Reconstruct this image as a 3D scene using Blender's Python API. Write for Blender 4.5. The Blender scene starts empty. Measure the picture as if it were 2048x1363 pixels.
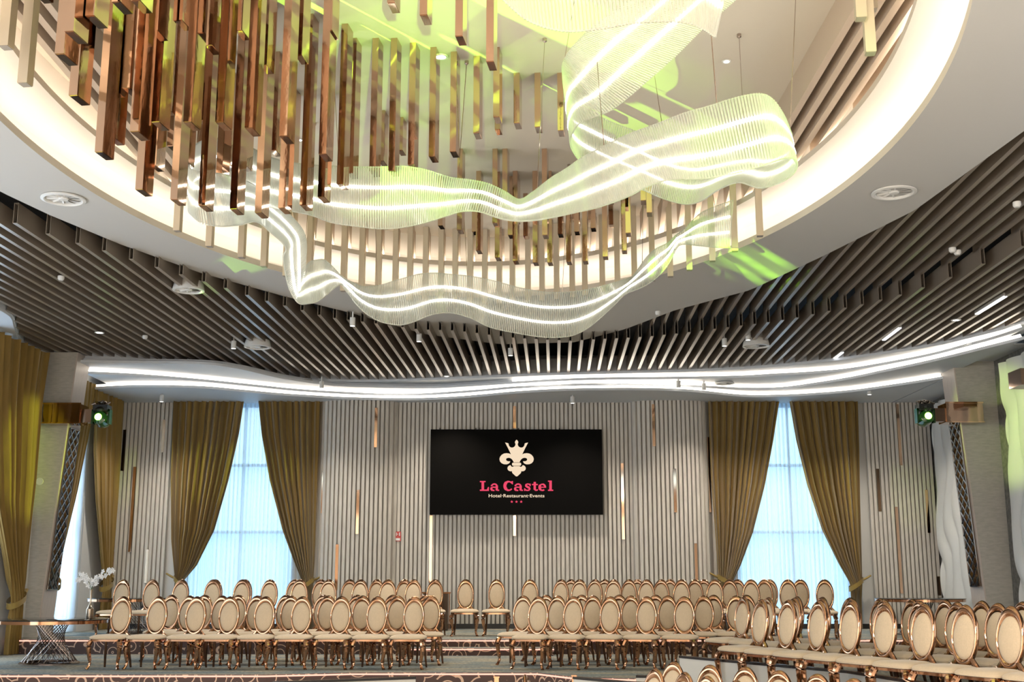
import bpy, math, random
from mathutils import Vector, Matrix
random.seed(7)
PI = math.pi
scn = bpy.context.scene
COL = scn.collection
EYE = 1.27                      # eye height above the seating platform (z = 0)
F = 2343.0
PITCH = math.atan(.202)
CT, ST = math.cos(PITCH), math.sin(PITCH)
# ------------------------------------------------------------------ camera
cam = bpy.data.objects.new('camera', bpy.data.cameras.new('camera'))
COL.objects.link(cam)
cam.location = (0, 0, EYE)
cam.rotation_euler = (PI/2 + PITCH, 0, 0)
cam.data.sensor_width = 36
cam.data.lens = F/2048*36
cam.data.clip_end = 300
scn.camera = cam
# ------------------------------------------------------------------ view
vs = scn.view_settings
vs.view_transform = 'Standard'; vs.look = 'None'; vs.gamma = 1; vs.use_curve_mapping = False
vs.exposure = 0.0
scn.cycles.max_bounces = 7
scn.cycles.diffuse_bounces = 3
scn.cycles.glossy_bounces = 4
scn.cycles.transparent_max_bounces = 12
scn.cycles.transmission_bounces = 3
scn.cycles.caustics_reflective = False
scn.cycles.caustics_refractive = False
scn.cycles.sample_clamp_indirect = 4
# ------------------------------------------------------------------ sky
world = bpy.data.worlds.new('sky'); scn.world = world
world.use_nodes = True
nt = world.node_tree; nt.nodes.clear()
wo = nt.nodes.new('ShaderNodeOutputWorld'); bg = nt.nodes.new('ShaderNodeBackground')
tc = nt.nodes.new('ShaderNodeTexCoord'); sx = nt.nodes.new('ShaderNodeSeparateXYZ')
cr = nt.nodes.new('ShaderNodeValToRGB')
cr.color_ramp.elements[0].position = 0.0; cr.color_ramp.elements[0].color = (.30, .55, .85, 1)
e = cr.color_ramp.elements.new(.05); e.color = (.42, .72, 1.0, 1)
cr.color_ramp.elements[-1].position = .16; cr.color_ramp.elements[-1].color = (.72, .90, 1.0, 1)
nt.links.new(tc.outputs['Generated'], sx.inputs[0]); nt.links.new(sx.outputs['Z'], cr.inputs[0])
nt.links.new(cr.outputs[0], bg.inputs[0]); nt.links.new(bg.outputs[0], wo.inputs[0])
bg.inputs[1].default_value = 3.6

def area(name, loc, rot, sx_, sy_, power, col=(1, 1, 1)):
    l = bpy.data.lights.new(name, 'AREA'); l.shape = 'RECTANGLE'; l.size = sx_; l.size_y = sy_
    l.energy = power; l.color = col
    o = bpy.data.objects.new(name, l); COL.objects.link(o); o.location = loc; o.rotation_euler = rot
    return o
def spot(name, loc, target, power, col, size=20, blend=.4, r=.03):
    l = bpy.data.lights.new(name, 'SPOT'); l.energy = power; l.color = col
    l.spot_size = math.radians(size); l.spot_blend = blend; l.shadow_soft_size = r
    o = bpy.data.objects.new(name, l); COL.objects.link(o); o.location = loc
    d = Vector(target) - Vector(loc); o.rotation_euler = d.to_track_quat('-Z', 'Y').to_euler()
    return o
# added fill behind the camera, then daylight through the side / end windows
area('front_fill', (0, -5.6, 2.0), (PI/2, 0, 0), 15, 4.2, 380, (1, .95, .88))
def portal(loc, rot, a, b_):
    o = area('sky_portal', loc, rot, a, b_, 1); o.data.cycles.is_portal = True
portal((-5.55, 25.6, 2.6), (-PI/2, 0, 0), 2.6, 4.8)
portal((5.95, 25.6, 2.6), (-PI/2, 0, 0), 2.6, 4.8)
portal((-9.0, 22.55, 2.6), (0, -PI/2, 0), 4.8, 1.7)
portal((-9.1, 18.8, 2.4), (0, -PI/2, 0), 4.8, 1.6)
area('daylight_side_window', (-8.98, 22.55, 2.7), (0, -PI/2, 0), 4.4, 1.5, 130, (.72, .86, 1))
area('daylight_side_window', (-9.05, 18.8, 2.5), (0, -PI/2, 0), 4.4, 1.4, 110, (.72, .86, 1))
# warm fill lights added overhead, out of view above and behind the camera
for q, (x, y) in enumerate([(-4.5, 1), (4.5, 1), (0, -2)]):
    area('warm_overhead_fill', (x, y, 4.7), (0, 0, 0), 2.5, 2.5, 900, (1, .88, .74))
area('cool_side_fill', (-8.75, 8, 2.2), (0, -PI/2, 0), 4.0, 11, 520, (.72, .85, 1))  # cool fill added inside the left wall, which has no window here
area('cool_side_fill', (8.55, 6, 2.2), (0, PI/2, 0), 4.0, 9, 260, (.85, .92, 1))  # weaker cool fill added inside the solid right wall

gl = bpy.data.lights.new('warm_fill_point', 'POINT'); gl.energy = 900; gl.color = (1, .84, .66); gl.shadow_soft_size = .4  # unseen warm point light, added to lighten the baffle ends
go_ = bpy.data.objects.new('warm_fill_point', gl); COL.objects.link(go_); go_.location = (0, 2.2, 4.3)
# ------------------------------------------------------------------ pixel -> place helpers (used to read the photo's plan)
def ray(u, v):
    a = 681.5 - v
    return (u-1024, F*CT - a*ST, F*ST + a*CT)
def atZ(u, v, Z):               # Z relative to the eye
    r = ray(u, v); k = Z/r[2]; return Vector((r[0]*k, r[1]*k, Z+EYE))
def atY(u, v, Y):
    r = ray(u, v); k = Y/r[1]; return Vector((r[0]*k, Y, r[2]*k+EYE))

# ------------------------------------------------------------------ materials
def nmat(name):
    m = bpy.data.materials.new(name); m.use_nodes = True
    return m, m.node_tree, m.node_tree.nodes['Principled BSDF']
def mat(name, col, rough=.5, metal=0, noise=0, nscale=20, bump=0, sheen=0, spec=.5, stretch=None):
    m, t, b = nmat(name)
    b.inputs['Base Color'].default_value = (*col, 1); b.inputs['Roughness'].default_value = rough
    b.inputs['Metallic'].default_value = metal
    b.inputs['Specular IOR Level'].default_value = spec
    if sheen: b.inputs['Sheen Weight'].default_value = sheen
    if noise or bump:
        c = t.nodes.new('ShaderNodeTexCoord'); mp = t.nodes.new('ShaderNodeMapping')
        if stretch: mp.inputs['Scale'].default_value = stretch
        n = t.nodes.new('ShaderNodeTexNoise'); n.inputs['Scale'].default_value = nscale; n.inputs['Detail'].default_value = 5
        t.links.new(c.outputs['Object'], mp.inputs[0]); t.links.new(mp.outputs[0], n.inputs['Vector'])
        if noise:
            r = t.nodes.new('ShaderNodeValToRGB')
            r.color_ramp.elements[0].position = .3; r.color_ramp.elements[1].position = .7
            r.color_ramp.elements[0].color = (*[x*(1-noise) for x in col], 1)
            r.color_ramp.elements[1].color = (*[min(1, x*(1+noise)) for x in col], 1)
            t.links.new(n.outputs['Fac'], r.inputs[0]); t.links.new(r.outputs[0], b.inputs['Base Color'])
        if bump:
            bn = t.nodes.new('ShaderNodeBump'); bn.inputs['Strength'].default_value = bump; bn.inputs['Distance'].default_value = .01
            t.links.new(n.outputs['Fac'], bn.inputs['Height']); t.links.new(bn.outputs[0], b.inputs['Normal'])
    return m
def emit(name, col, s):
    m = bpy.data.materials.new(name); m.use_nodes = True; t = m.node_tree; t.nodes.clear()
    o = t.nodes.new('ShaderNodeOutputMaterial'); e = t.nodes.new('ShaderNodeEmission')
    e.inputs[0].default_value = (*col, 1); e.inputs[1].default_value = s; t.links.new(e.outputs[0], o.inputs[0]); return m
M = {}
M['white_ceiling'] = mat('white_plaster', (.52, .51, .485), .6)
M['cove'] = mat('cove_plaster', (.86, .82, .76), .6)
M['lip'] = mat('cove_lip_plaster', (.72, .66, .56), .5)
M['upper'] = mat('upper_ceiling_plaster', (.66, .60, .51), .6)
M['fin'] = mat('beige_fin_paint', (.52, .42, .33), .5)
M['champagne'] = mat('champagne_satin_metal', (.60, .52, .40), .38, .55)
M['bronze'] = mat('bronze_mirror', (.56, .38, .27), .05, 1, 0, 2.2, .25)
M['baffle'] = mat('taupe_baffle', (.27, .225, .18), .30, .25)
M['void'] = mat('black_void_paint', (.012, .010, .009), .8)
M['wave'] = mat('wave_soffit_plaster', (.66, .69, .73), .5)
M['led'] = emit('warm_led_strip', (1, .88, .72), 11)
M['ledbig'] = emit('ring_cove_led', (1, .86, .68), 16)
M['ledbar'] = emit('linear_lamp', (.95, .97, 1), 3.5)
M['spotdot'] = emit('downlight_lens', (1, .97, .9), 6)
M['slat'] = mat('greige_wood_slats', (.60, .56, .50), .5, 0, .10, 6, stretch=(6, 6, .6))
M['wallback'] = mat('greige_backing', (.36, .335, .30), .7)
M['plain'] = mat('plain_wall_paint', (.66, .65, .63), .6)
M['gold'] = mat('rose_gold_mirror_strip', (.80, .52, .34), .06, 1)
M['copper'] = mat('rose_gold_chair_metal', (.55, .305, .18), .11, 1)
M['darkcopper'] = mat('dark_copper_leg_metal', (.24, .13, .085), .15, 1)
M['cream'] = mat('cream_upholstery', (.56, .44, .30), .75, 0, .05, 60, sheen=.2)
M['drape'] = mat('olive_gold_velvet', (.235, .145, .028), .75, 0, .12, 3, sheen=.35, stretch=(3, 3, .5))
M['tie'] = mat('olive_gold_tie_velvet', (.26, .17, .03), .7, sheen=.3)
M['stone'] = mat('pale_stone_tile', (.46, .44, .395), .45, 0, .10, 9, stretch=(1, 1, 4))
M['pink'] = mat('pale_wood_panel', (.55, .48, .43), .5, 0, .06, 8, stretch=(4, 4, .5))
M['darkstone'] = mat('dark_stone_tile', (.15, .145, .135), .55, 0, .35, 14)
M['wavypanel'] = mat('white_relief_panel', (.72, .72, .70), .45)
M['black'] = mat('black_plastic', (.012, .012, .012), .3)
M['screen'] = mat('led_screen_black', (.004, .0035, .003), .9, spec=.08)
M['mirror'] = mat('lattice_mirror', (.55, .60, .66), .05, 1)
M['brownmirror'] = mat('dark_bronze_mirror', (.30, .20, .14), .06, 1)
M['glasstop'] = mat('smoked_glass_top', (.02, .022, .025), .06, 0, spec=.8)
M['wire'] = mat('polished_wire', (.50, .42, .38), .15, 1)
M['whitemetal'] = mat('white_painted_metal', (.72, .71, .68), .35)
M['petal'] = mat('white_petals', (.85, .87, .88), .6)
M['parapet'] = mat('white_parapet_panel', (.58, .56, .51), .4)
M['cap'] = mat('black_parapet_cap', (.02, .018, .018), .25)
M['cabinet'] = mat('dark_bronze_cabinet', (.10, .07, .05), .2, .6)
M['red'] = mat('red_sign_face', (.55, .06, .05), .5)
M['signwhite'] = mat('white_sign_print', (.8, .8, .78), .5)
M['logo'] = emit('screen_cream', (.93, .74, .53), 1.0)
M['pinktext'] = emit('screen_pink', (.86, .075, .15), 1.0)
M['greenlens'] = emit('green_lamp_lens', (.45, 1, .12), 9)
M['greenlit'] = mat('green_lit_housing', (.012, .05, .012), .12)  # black housing with the green of the lens light put into its colour
M['glow'] = emit('step_edge_led', (1, .50, .38), 1.6)
M['frame'] = mat('window_frame_grey', (.35, .36, .37), .4)

def carpet(name, base, line, scale, wide, metal=0):
    m, t, b = nmat(name)
    c = t.nodes.new('ShaderNodeTexCoord'); v = t.nodes.new('ShaderNodeTexVoronoi'); v.inputs['Scale'].default_value = scale
    mu = t.nodes.new('ShaderNodeMath'); mu.operation = 'MULTIPLY'; mu.inputs[1].default_value = 26
    s = t.nodes.new('ShaderNodeMath'); s.operation = 'SINE'
    r = t.nodes.new('ShaderNodeValToRGB'); r.color_ramp.elements[0].position = wide; r.color_ramp.elements[1].position = wide+.08
    r.color_ramp.elements[0].color = (*base, 1); r.color_ramp.elements[1].color = (*line, 1)
    t.links.new(c.outputs['Object'], v.inputs['Vector']); t.links.new(v.outputs['Distance'], mu.inputs[0])
    t.links.new(mu.outputs[0], s.inputs[0]); t.links.new(s.outputs[0], r.inputs[0]); t.links.new(r.outputs[0], b.inputs['Base Color'])
    b.inputs['Roughness'].default_value = .85
    return m
M['riser'] = carpet('brown_carpet_gold_arcs', (.075, .045, .038), (.55, .38, .27), 3.6, .80)
def carpet2():
    m, t, b = nmat('grey_teal_carpet')
    c = t.nodes.new('ShaderNodeTexCoord'); mp = t.nodes.new('ShaderNodeMapping'); mp.inputs['Scale'].default_value = (1, 2.2, 1)
    n1 = t.nodes.new('ShaderNodeTexNoise'); n1.inputs['Scale'].default_value = 1.3; n1.inputs['Detail'].default_value = 3
    n2 = t.nodes.new('ShaderNodeTexNoise'); n2.inputs['Scale'].default_value = 22; n2.inputs['Detail'].default_value = 6
    r = t.nodes.new('ShaderNodeValToRGB'); r.color_ramp.elements[0].position = .42; r.color_ramp.elements[1].position = .58
    r.color_ramp.elements[0].color = (.15, .185, .205, 1); r.color_ramp.elements[1].color = (.29, .27, .22, 1)
    r2 = t.nodes.new('ShaderNodeValToRGB'); r2.color_ramp.elements[0].position = .4; r2.color_ramp.elements[1].position = .65
    r2.color_ramp.elements[0].color = (.55, .55, .55, 1); r2.color_ramp.elements[1].color = (1.5, 1.45, 1.3, 1)
    mx = t.nodes.new('ShaderNodeMix'); mx.data_type = 'RGBA'; mx.blend_type = 'MULTIPLY'; mx.inputs[0].default_value = 1
    t.links.new(c.outputs['Object'], mp.inputs[0]); t.links.new(mp.outputs[0], n1.inputs[0]); t.links.new(mp.outputs[0], n2.inputs[0])
    t.links.new(n1.outputs['Fac'], r.inputs[0]); t.links.new(n2.outputs['Fac'], r2.inputs[0])
    t.links.new(r.outputs[0], mx.inputs[6]); t.links.new(r2.outputs[0], mx.inputs[7]); t.links.new(mx.outputs[2], b.inputs['Base Color'])
    b.inputs['Roughness'].default_value = .9
    return m
M['carpet'] = carpet2()
def mixmat(name, parts):        # parts: list of (node type, colour, rough, weight)
    m = bpy.data.materials.new(name); m.use_nodes = True; t = m.node_tree; t.nodes.clear()
    o = t.nodes.new('ShaderNodeOutputMaterial'); cur = None; tot = 0
    for kind, col, rough, w in parts:
        n = t.nodes.new(kind); n.inputs['Color'].default_value = (*col, 1)
        if 'Roughness' in n.inputs: n.inputs['Roughness'].default_value = rough
        if cur is None: cur = n; tot = w; continue
        tot += w; mx = t.nodes.new('ShaderNodeMixShader'); mx.inputs[0].default_value = w/tot
        t.links.new(cur.outputs[0], mx.inputs[1]); t.links.new(n.outputs[0], mx.inputs[2]); cur = mx
    t.links.new(cur.outputs[0], o.inputs[0]); return m
M['sheer'] = mixmat('white_sheer_voile', [('ShaderNodeBsdfTranslucent', (.94, .97, 1), 0, .66), ('ShaderNodeBsdfTransparent', (1, 1, 1), 0, .17), ('ShaderNodeBsdfDiffuse', (.8, .85, .9), 1, .17)])
M['rod'] = mixmat('clear_glass_rods', [('ShaderNodeBsdfTransparent', (.98, .99, .97), 0, .42), ('ShaderNodeBsdfTranslucent', (.97, .98, .92), 0, .26), ('ShaderNodeBsdfGlossy', (1, .99, .95), .10, .17), ('ShaderNodeBsdfDiffuse', (.96, .97, .9), 1, .15)])
M['pane'] = mixmat('window_glass', [('ShaderNodeBsdfTransparent', (.9, .95, .97), 0, .92), ('ShaderNodeBsdfGlossy', (1, 1, 1), .02, .08)])
M['ribled'] = emit('ribbon_led', (1, .97, .90), 6)

# ------------------------------------------------------------------ mesh helpers
class MB:
    def __init__(s): s.v = []; s.f = []; s.mi = []; s.cur = 0
    def add(s, vs_, fs):
        n = len(s.v); s.v += [tuple(p) for p in vs_]
        for f in fs: s.f.append([i+n for i in f]); s.mi.append(s.cur)
    def box(s, c, d, rz=0, M4=None):
        hx, hy, hz = d[0]/2, d[1]/2, d[2]/2; cz, sz = math.cos(rz), math.sin(rz)
        P = []
        for dz in (-hz, hz):
            for dx, dy in ((-hx, -hy), (hx, -hy), (hx, hy), (-hx, hy)):
                P.append((c[0]+dx*cz-dy*sz, c[1]+dx*sz+dy*cz, c[2]+dz))
        if M4: P = [M4 @ Vector(p) for p in P]
        s.add(P, [(3, 2, 1, 0), (4, 5, 6, 7), (0, 1, 5, 4), (1, 2, 6, 5), (2, 3, 7, 6), (3, 0, 4, 7)])
    def sweep(s, pts, r, n=8, cap=True, up=(0, 0, 1), flat=None):
        pts = [Vector(p) for p in pts]; R = r if isinstance(r, (list, tuple)) else [r]*len(pts)
        rings = []; ref = Vector(up)
        for i, p in enumerate(pts):
            t = (pts[min(i+1, len(pts)-1)] - pts[max(i-1, 0)]).normalized()
            a = t.cross(ref)
            if a.length < 1e-4: a = t.cross(Vector((1, 0, 0)))
            a.normalize(); b = a.cross(t).normalized()
            q = flat or 1
            rings.append([p + (a*math.cos(2*PI*k/n) + b*math.sin(2*PI*k/n)*q)*R[i] for k in range(n)])
        V = [x for g in rings for x in g]; Fc = []
        for i in range(len(pts)-1):
            for k in range(n):
                k2 = (k+1) % n; Fc.append((i*n+k, i*n+k2, (i+1)*n+k2, (i+1)*n+k))
        if cap: Fc.append(tuple(range(n-1, -1, -1))); Fc.append(tuple((len(pts)-1)*n+k for k in range(n)))
        s.add(V, Fc)
    def lathe(s, prof, c=(0, 0, 0), n=32, sx=1, sy=1):
        V = []; Fc = []
        for r, z in prof:
            for k in range(n):
                a = 2*PI*k/n; V.append((c[0]+r*sx*math.cos(a), c[1]+r*sy*math.sin(a), c[2]+z))
        for i in range(len(prof)-1):
            for k in range(n):
                k2 = (k+1) % n; Fc.append((i*n+k, i*n+k2, (i+1)*n+k2, (i+1)*n+k))
        if prof[0][0] > 1e-5: Fc.append(tuple(range(n-1, -1, -1)))
        if prof[-1][0] > 1e-5: Fc.append(tuple((len(prof)-1)*n+k for k in range(n)))
        s.add(V, Fc)
    def grid(s, P, closed=False):            # P[i][j]
        m = len(P[0]); V = [x for g in P for x in g]; Fc = []
        for i in range(len(P)-1):
            for j in range(m if closed else m-1):
                j2 = (j+1) % m; Fc.append((i*m+j, i*m+j2, (i+1)*m+j2, (i+1)*m+j))
        s.add(V, Fc)
    def prism(s, pts, z0, z1):               # plan polygon, extruded in z
        n = len(pts); V = [(x, y, z0) for x, y in pts] + [(x, y, z1) for x, y in pts]
        s.add(V, [tuple(range(n-1, -1, -1)), tuple(range(n, 2*n))] + [(i, (i+1) % n, (i+1) % n+n, i+n) for i in range(n)])
    def poly_y(s, pts, y0, y1):              # outline in x,z extruded in y
        n = len(pts); V = [(x, y0, z) for x, z in pts] + [(x, y1, z) for x, z in pts]
        s.add(V, [tuple(range(n)), tuple(range(2*n-1, n-1, -1))] + [(i, (i+1) % n, (i+1) % n+n, i+n) for i in range(n)])
    def build(s, name, m, parent=None, smooth=False, mats=None):
        me = bpy.data.meshes.new(name); me.from_pydata(s.v, [], s.f)
        for x in (mats or [m]): me.materials.append(x)
        if mats: me.polygons.foreach_set('material_index', s.mi)
        me.update()
        if smooth:
            me.shade_smooth()
            try: me.set_sharp_from_angle(angle=math.radians(40))
            except Exception: pass
        o = bpy.data.objects.new(name, me); COL.objects.link(o)
        if parent: o.parent = parent
        return o
def tag(o, label=None, cat=None, group=None, kind=None):
    if label: o['label'] = label
    if cat: o['category'] = cat
    if group: o['group'] = group
    if kind: o['kind'] = kind
    return o
def empty(name, loc=(0, 0, 0), rz=0):
    o = bpy.data.objects.new(name, None); COL.objects.link(o); o.location = loc; o.rotation_euler = (0, 0, rz); o.empty_display_size = .1; return o
def copy_tree(o, parent=None):
    c = o.copy(); COL.objects.link(c)
    if parent: c.parent = parent
    for ch in list(o.children): copy_tree(ch, c)
    return c
def struct(o): o['kind'] = 'structure'; return o
ORD = ['first', 'second', 'third', 'fourth', 'fifth', 'sixth', 'seventh', 'eighth', 'ninth', 'tenth', 'eleventh', 'twelfth', 'thirteenth', 'fourteenth', 'fifteenth', 'sixteenth', 'seventeenth', 'eighteenth', 'nineteenth', 'twentieth',
       'twenty-first', 'twenty-second', 'twenty-third', 'twenty-fourth', 'twenty-fifth', 'twenty-sixth', 'twenty-seventh', 'twenty-eighth', 'twenty-ninth', 'thirtieth', 'thirty-first', 'thirty-second', 'thirty-third', 'thirty-fourth', 'thirty-fifth', 'thirty-sixth']
def interp(x, pts):
    if x <= pts[0][0]: return pts[0][1]
    for (a, b), (c, d) in zip(pts, pts[1:]):
        if x <= c: return b + (d-b)*(x-a)/(c-a)
    return pts[-1][1]
def catmull(P, n):
    out = []
    for i in range(len(P)-1):
        p0, p1, p2, p3 = P[max(i-1, 0)], P[i], P[i+1], P[min(i+2, len(P)-1)]
        for k in range(n):
            t = k/n
            out.append(.5*((2*p1) + (p2-p0)*t + (2*p0-5*p1+4*p2-p3)*t*t + (3*p1-p0-3*p2+p3)*t**3))
    out.append(P[-1]); return out
def at_plan(o): return o

# ================================================================== SHELL
ZR, ZC = 4.22, 5.15             # ring soffit and upper ceiling, above the eye
YW = 25.0                       # end wall
ZB = .24                        # rear platform level
def xl(y): return -8.45 - .036*(25-y)      # left wall line
def xr(y): return 8.98 - .02*(25-y)
HF = -.64
b = MB(); b.box((0, 6, HF-.1), (24, 24, .2)); struct(b.build('floor', mat('pale_polished_floor', (.62, .58, .52), .35)))
b = MB(); b.box((0, -6.1, 2.4), (24, .2, 6.2)); struct(b.build('wall_front', mat('front_wall_beige', (.5, .42, .34), .6)))
b = MB()
for ya_, yb_, za_, zb_ in ((-6, 18.0, HF, 6.6), (19.55, 21.75, HF, 6.6), (23.35, 25.4, HF, 6.6), (18.0, 19.55, 4.9, 6.6), (21.75, 23.35, 5.0, 6.6), (18.0, 19.55, HF, 0), (21.75, 23.35, HF, ZB)):
    b.prism([(xl(ya_)-.3, ya_), (xl(ya_), ya_), (xl(yb_), yb_), (xl(yb_)-.3, yb_)], za_, zb_)
struct(b.build('wall_left', M['plain']))
b = MB(); b.prism([(xr(-6), -6), (xr(-6)+.3, -6), (xr(21)+.3, 21), (xr(25.3)+.3, 25.3), (xr(25.3), 25.3), (xr(21), 21)], HF, 6.6)
struct(b.build('wall_right', M['darkstone']))

# end wall with two tall window openings
def XY(u, Y=YW): return (u-1024)/2313.0*Y
wx = [xl(25)-.4, XY(385), XY(598), XY(1462), XY(1688), xr(25)+.4]
b = MB()
for x0, x1 in ((wx[0], wx[1]), (wx[2], wx[3]), (wx[4], wx[5])):
    b.box(((x0+x1)/2, YW+.2, 2.7), (x1-x0, .3, 7.4))
struct(b.build('wall_back', M['plain']))
# convex bays either side of the centre
def wprof(x):
    y = YW-.02
    for c in (-3.27, 3.35):
        d = abs(x-c)/.80
        if d < 1: y -= .34*math.sqrt(max(0, 1-d**2.6))
    return y
TOPZ = 3.69+EYE
def slat_zone(x0, x1, name, pitch=.0905):
    m = MB(); n = int(round((x1-x0)/pitch)); w = (x1-x0)/n
    for k in range(n):
        x = x0+(k+.5)*w; y = wprof(x); dy = wprof(x+.02)-wprof(x-.02); a = math.atan2(dy, .04); a = max(-1.1, min(1.1, a))
        m.box((x, y-.03, (TOPZ+ZB)/2), (w*.66/max(.55, math.cos(a)), .055, TOPZ-ZB), a)
    bk = [(x0+(x1-x0)*i/60) for i in range(61)]
    m.cur = 1
    m.grid([[(x, wprof(x)+.0, ZB) for x in bk], [(x, wprof(x)+.0, TOPZ) for x in bk]])
    m.cur = 0
    return struct(m.build(name, None, mats=[M['slat'], M['wallback']]))
slat_zone(xl(25)+.02, XY(352), 'wall_back_slats')
slat_zone(XY(622), XY(1430), 'wall_back_slats')
slat_zone(XY(1722), xr(25)-.03, 'wall_back_slats')
b = MB(); b.box((.2, YW-.12, ZB+.05), (17.4, .05, .10)); struct(b.build('baseboard_back', M['black']))

# windows: frame, mullions, glass panes
def window(name, x0, x1, y, n=2):
    t = struct(empty(name, ((x0+x1)/2, y, ZB)))
    f = MB(); w = x1-x0; h = TOPZ-ZB
    for x in (-w/2+.03, w/2-.03): f.box((x, 0, h/2), (.07, .08, h))
    for k in range(1, n): f.box((-w/2+w*k/n, 0, h/2), (.05, .07, h))
    for z in (.04, h*.42, h*.72, h-.04): f.box((0, 0, z), (w, .07, .06))
    f.build('window_frame', M['frame'], t)
    g = MB(); g.box((0, .0, h/2), (w-.1, .012, h-.1)); g.build('pane', M['pane'], t)
    return t
window('window_1', wx[1], wx[2], YW+.22)
window('window_2', wx[3], wx[4], YW+.22)
t = window('window_3', -.8, .8, 0); t.location = (xl(22.5)-.2, 22.55, ZB); t.rotation_euler = (0, 0, PI/2-.036)

# far landscape seen through the voiles
b = MB(); b.box((0, 60, -3), (160, 50, .2)); struct(b.build('ground', mat('outdoor_ground', (.10, .16, .20), .9)))

# platforms
def platform(name, poly, z0, z1, mtop, mside):
    m = MB(); m.prism(poly, z0, z1); m.mi = [1, 0] + [1]*len(poly)
    return struct(m.build(name, None, mats=[mtop, mside]))
yA = 16.2
frontA = [(-9.6, 16.25), (-3.3, 16.25), (-2.2, 16.6), (.35, 16.6), (.8, 15.9), (1.7, 15.6), (2.5, 15.55), (2.62, 13.9), (5.6, 8.6), (9.7, 8.0)]
platform('floor_seating_platform', frontA + [(9.7, 20.6), (-9.6, 20.6)], HF, 0, M['carpet'], M['riser'])
platform('floor_rear_platform', [(-9.3, 20.55), (-1.6, 20.55), (.55, 20.55), (9.5, 20.55), (9.5, 25.4), (-9.3, 25.4)], 0, ZB, M['carpet'], M['riser'])
platform('floor_step', [(-1.75, 20.15), (.7, 20.15), (.7, 20.56), (-1.75, 20.56)], 0, .12, M['carpet'], M['riser'])
# glowing nosings along the step edges
def nosing(pts, z):
    m = MB(); m.sweep([(x, y-.012, z-.02) for x, y in pts], .012, 6); return m.build('trim_step_light', M['glow'])
for pts, z in (([(-9, 20.55), (9, 20.55)], ZB), ([(-1.75, 20.15), (.7, 20.15)], .12), (frontA[:7], 0)):
    o = nosing(pts, z); struct(o)

# ================================================================== CEILING
OC = (-.51, 10.8); OA, OB_ = 4.32, 6.72
def oval(s, th): return ((OA-s)*math.cos(th)+OC[0], (OB_-s)*math.sin(th)+OC[1])
rim_px = [(0, 383), (100, 430), (240, 488), (400, 545), (560, 590), (700, 625), (850, 668), (1000, 688), (1150, 684), (1250, 658), (1350, 620), (1500, 580), (1650, 510), (1830, 420), (2048, 262)]
RIM = [(-5.95, 3.2), (-5.95, 9.5)] + [tuple(atZ(u, v, ZR))[:2] for u, v in rim_px] + [(5.1, 8), (5.1, 3.2)]
def ray_poly(c, d, poly):
    best = 99
    for i in range(len(poly)):
        ax, ay = poly[i]; bx, by = poly[(i+1) % len(poly)]
        ex, ey = bx-ax, by-ay; den = d[0]*ey-d[1]*ex
        if abs(den) < 1e-9: continue
        t = ((ax-c[0])*ey-(ay-c[1])*ex)/den; s = ((ax-c[0])*d[1]-(ay-c[1])*d[0])/den
        if t > 0 and -1e-6 <= s <= 1+1e-6: best = min(best, t)
    return best
NT = 256
TH = [2*PI*i/NT for i in range(NT)]
def annulus(m, s_in, poly, z):
    inner = []; outer = []
    for th in TH:
        x, y = oval(s_in, th); inner.append((x, y, z))
        d = (math.cos(th)*OA, math.sin(th)*OB_); t = ray_poly(OC, d, poly); outer.append((OC[0]+d[0]*t, OC[1]+d[1]*t, z))
    m.grid([inner, outer], closed=True)
    return outer
zr = ZR+EYE
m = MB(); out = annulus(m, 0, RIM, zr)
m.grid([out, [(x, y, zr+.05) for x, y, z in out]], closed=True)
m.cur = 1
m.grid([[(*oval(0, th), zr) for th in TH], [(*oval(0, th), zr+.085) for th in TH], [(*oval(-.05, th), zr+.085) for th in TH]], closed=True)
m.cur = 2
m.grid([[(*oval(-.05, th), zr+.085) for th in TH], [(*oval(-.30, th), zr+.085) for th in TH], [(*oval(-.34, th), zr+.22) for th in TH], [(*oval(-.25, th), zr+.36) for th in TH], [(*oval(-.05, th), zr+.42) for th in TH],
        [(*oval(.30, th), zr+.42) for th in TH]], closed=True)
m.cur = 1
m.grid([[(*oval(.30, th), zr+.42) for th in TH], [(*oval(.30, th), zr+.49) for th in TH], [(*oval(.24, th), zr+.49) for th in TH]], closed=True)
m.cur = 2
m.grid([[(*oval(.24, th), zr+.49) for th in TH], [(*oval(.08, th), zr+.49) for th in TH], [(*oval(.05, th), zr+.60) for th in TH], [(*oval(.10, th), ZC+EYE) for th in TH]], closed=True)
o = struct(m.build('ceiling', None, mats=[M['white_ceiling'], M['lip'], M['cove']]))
def led_ring(s, w, z, mm):
    m = MB(); m.grid([[(*oval(s, th), z) for th in TH], [(*oval(s-w, th), z) for th in TH]], closed=True)
    return struct(m.build('trim_cove_led', mm))
led_ring(-.06, .05, zr+.10, M['ledbig']); led_ring(.235, .05, zr+.505, M['ledbig'])
m = MB(); m.grid([[(OC[0], OC[1], ZC+EYE)]*NT, [(*oval(-.6, th), ZC+EYE) for th in TH]], closed=True)
struct(m.build('ceiling_upper', M['upper']))
# dark void above the slats
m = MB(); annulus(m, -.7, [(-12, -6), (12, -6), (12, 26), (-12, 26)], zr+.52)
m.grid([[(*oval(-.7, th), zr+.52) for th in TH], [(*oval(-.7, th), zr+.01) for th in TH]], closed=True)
struct(m.build('ceiling_void', M['void']))

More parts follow.
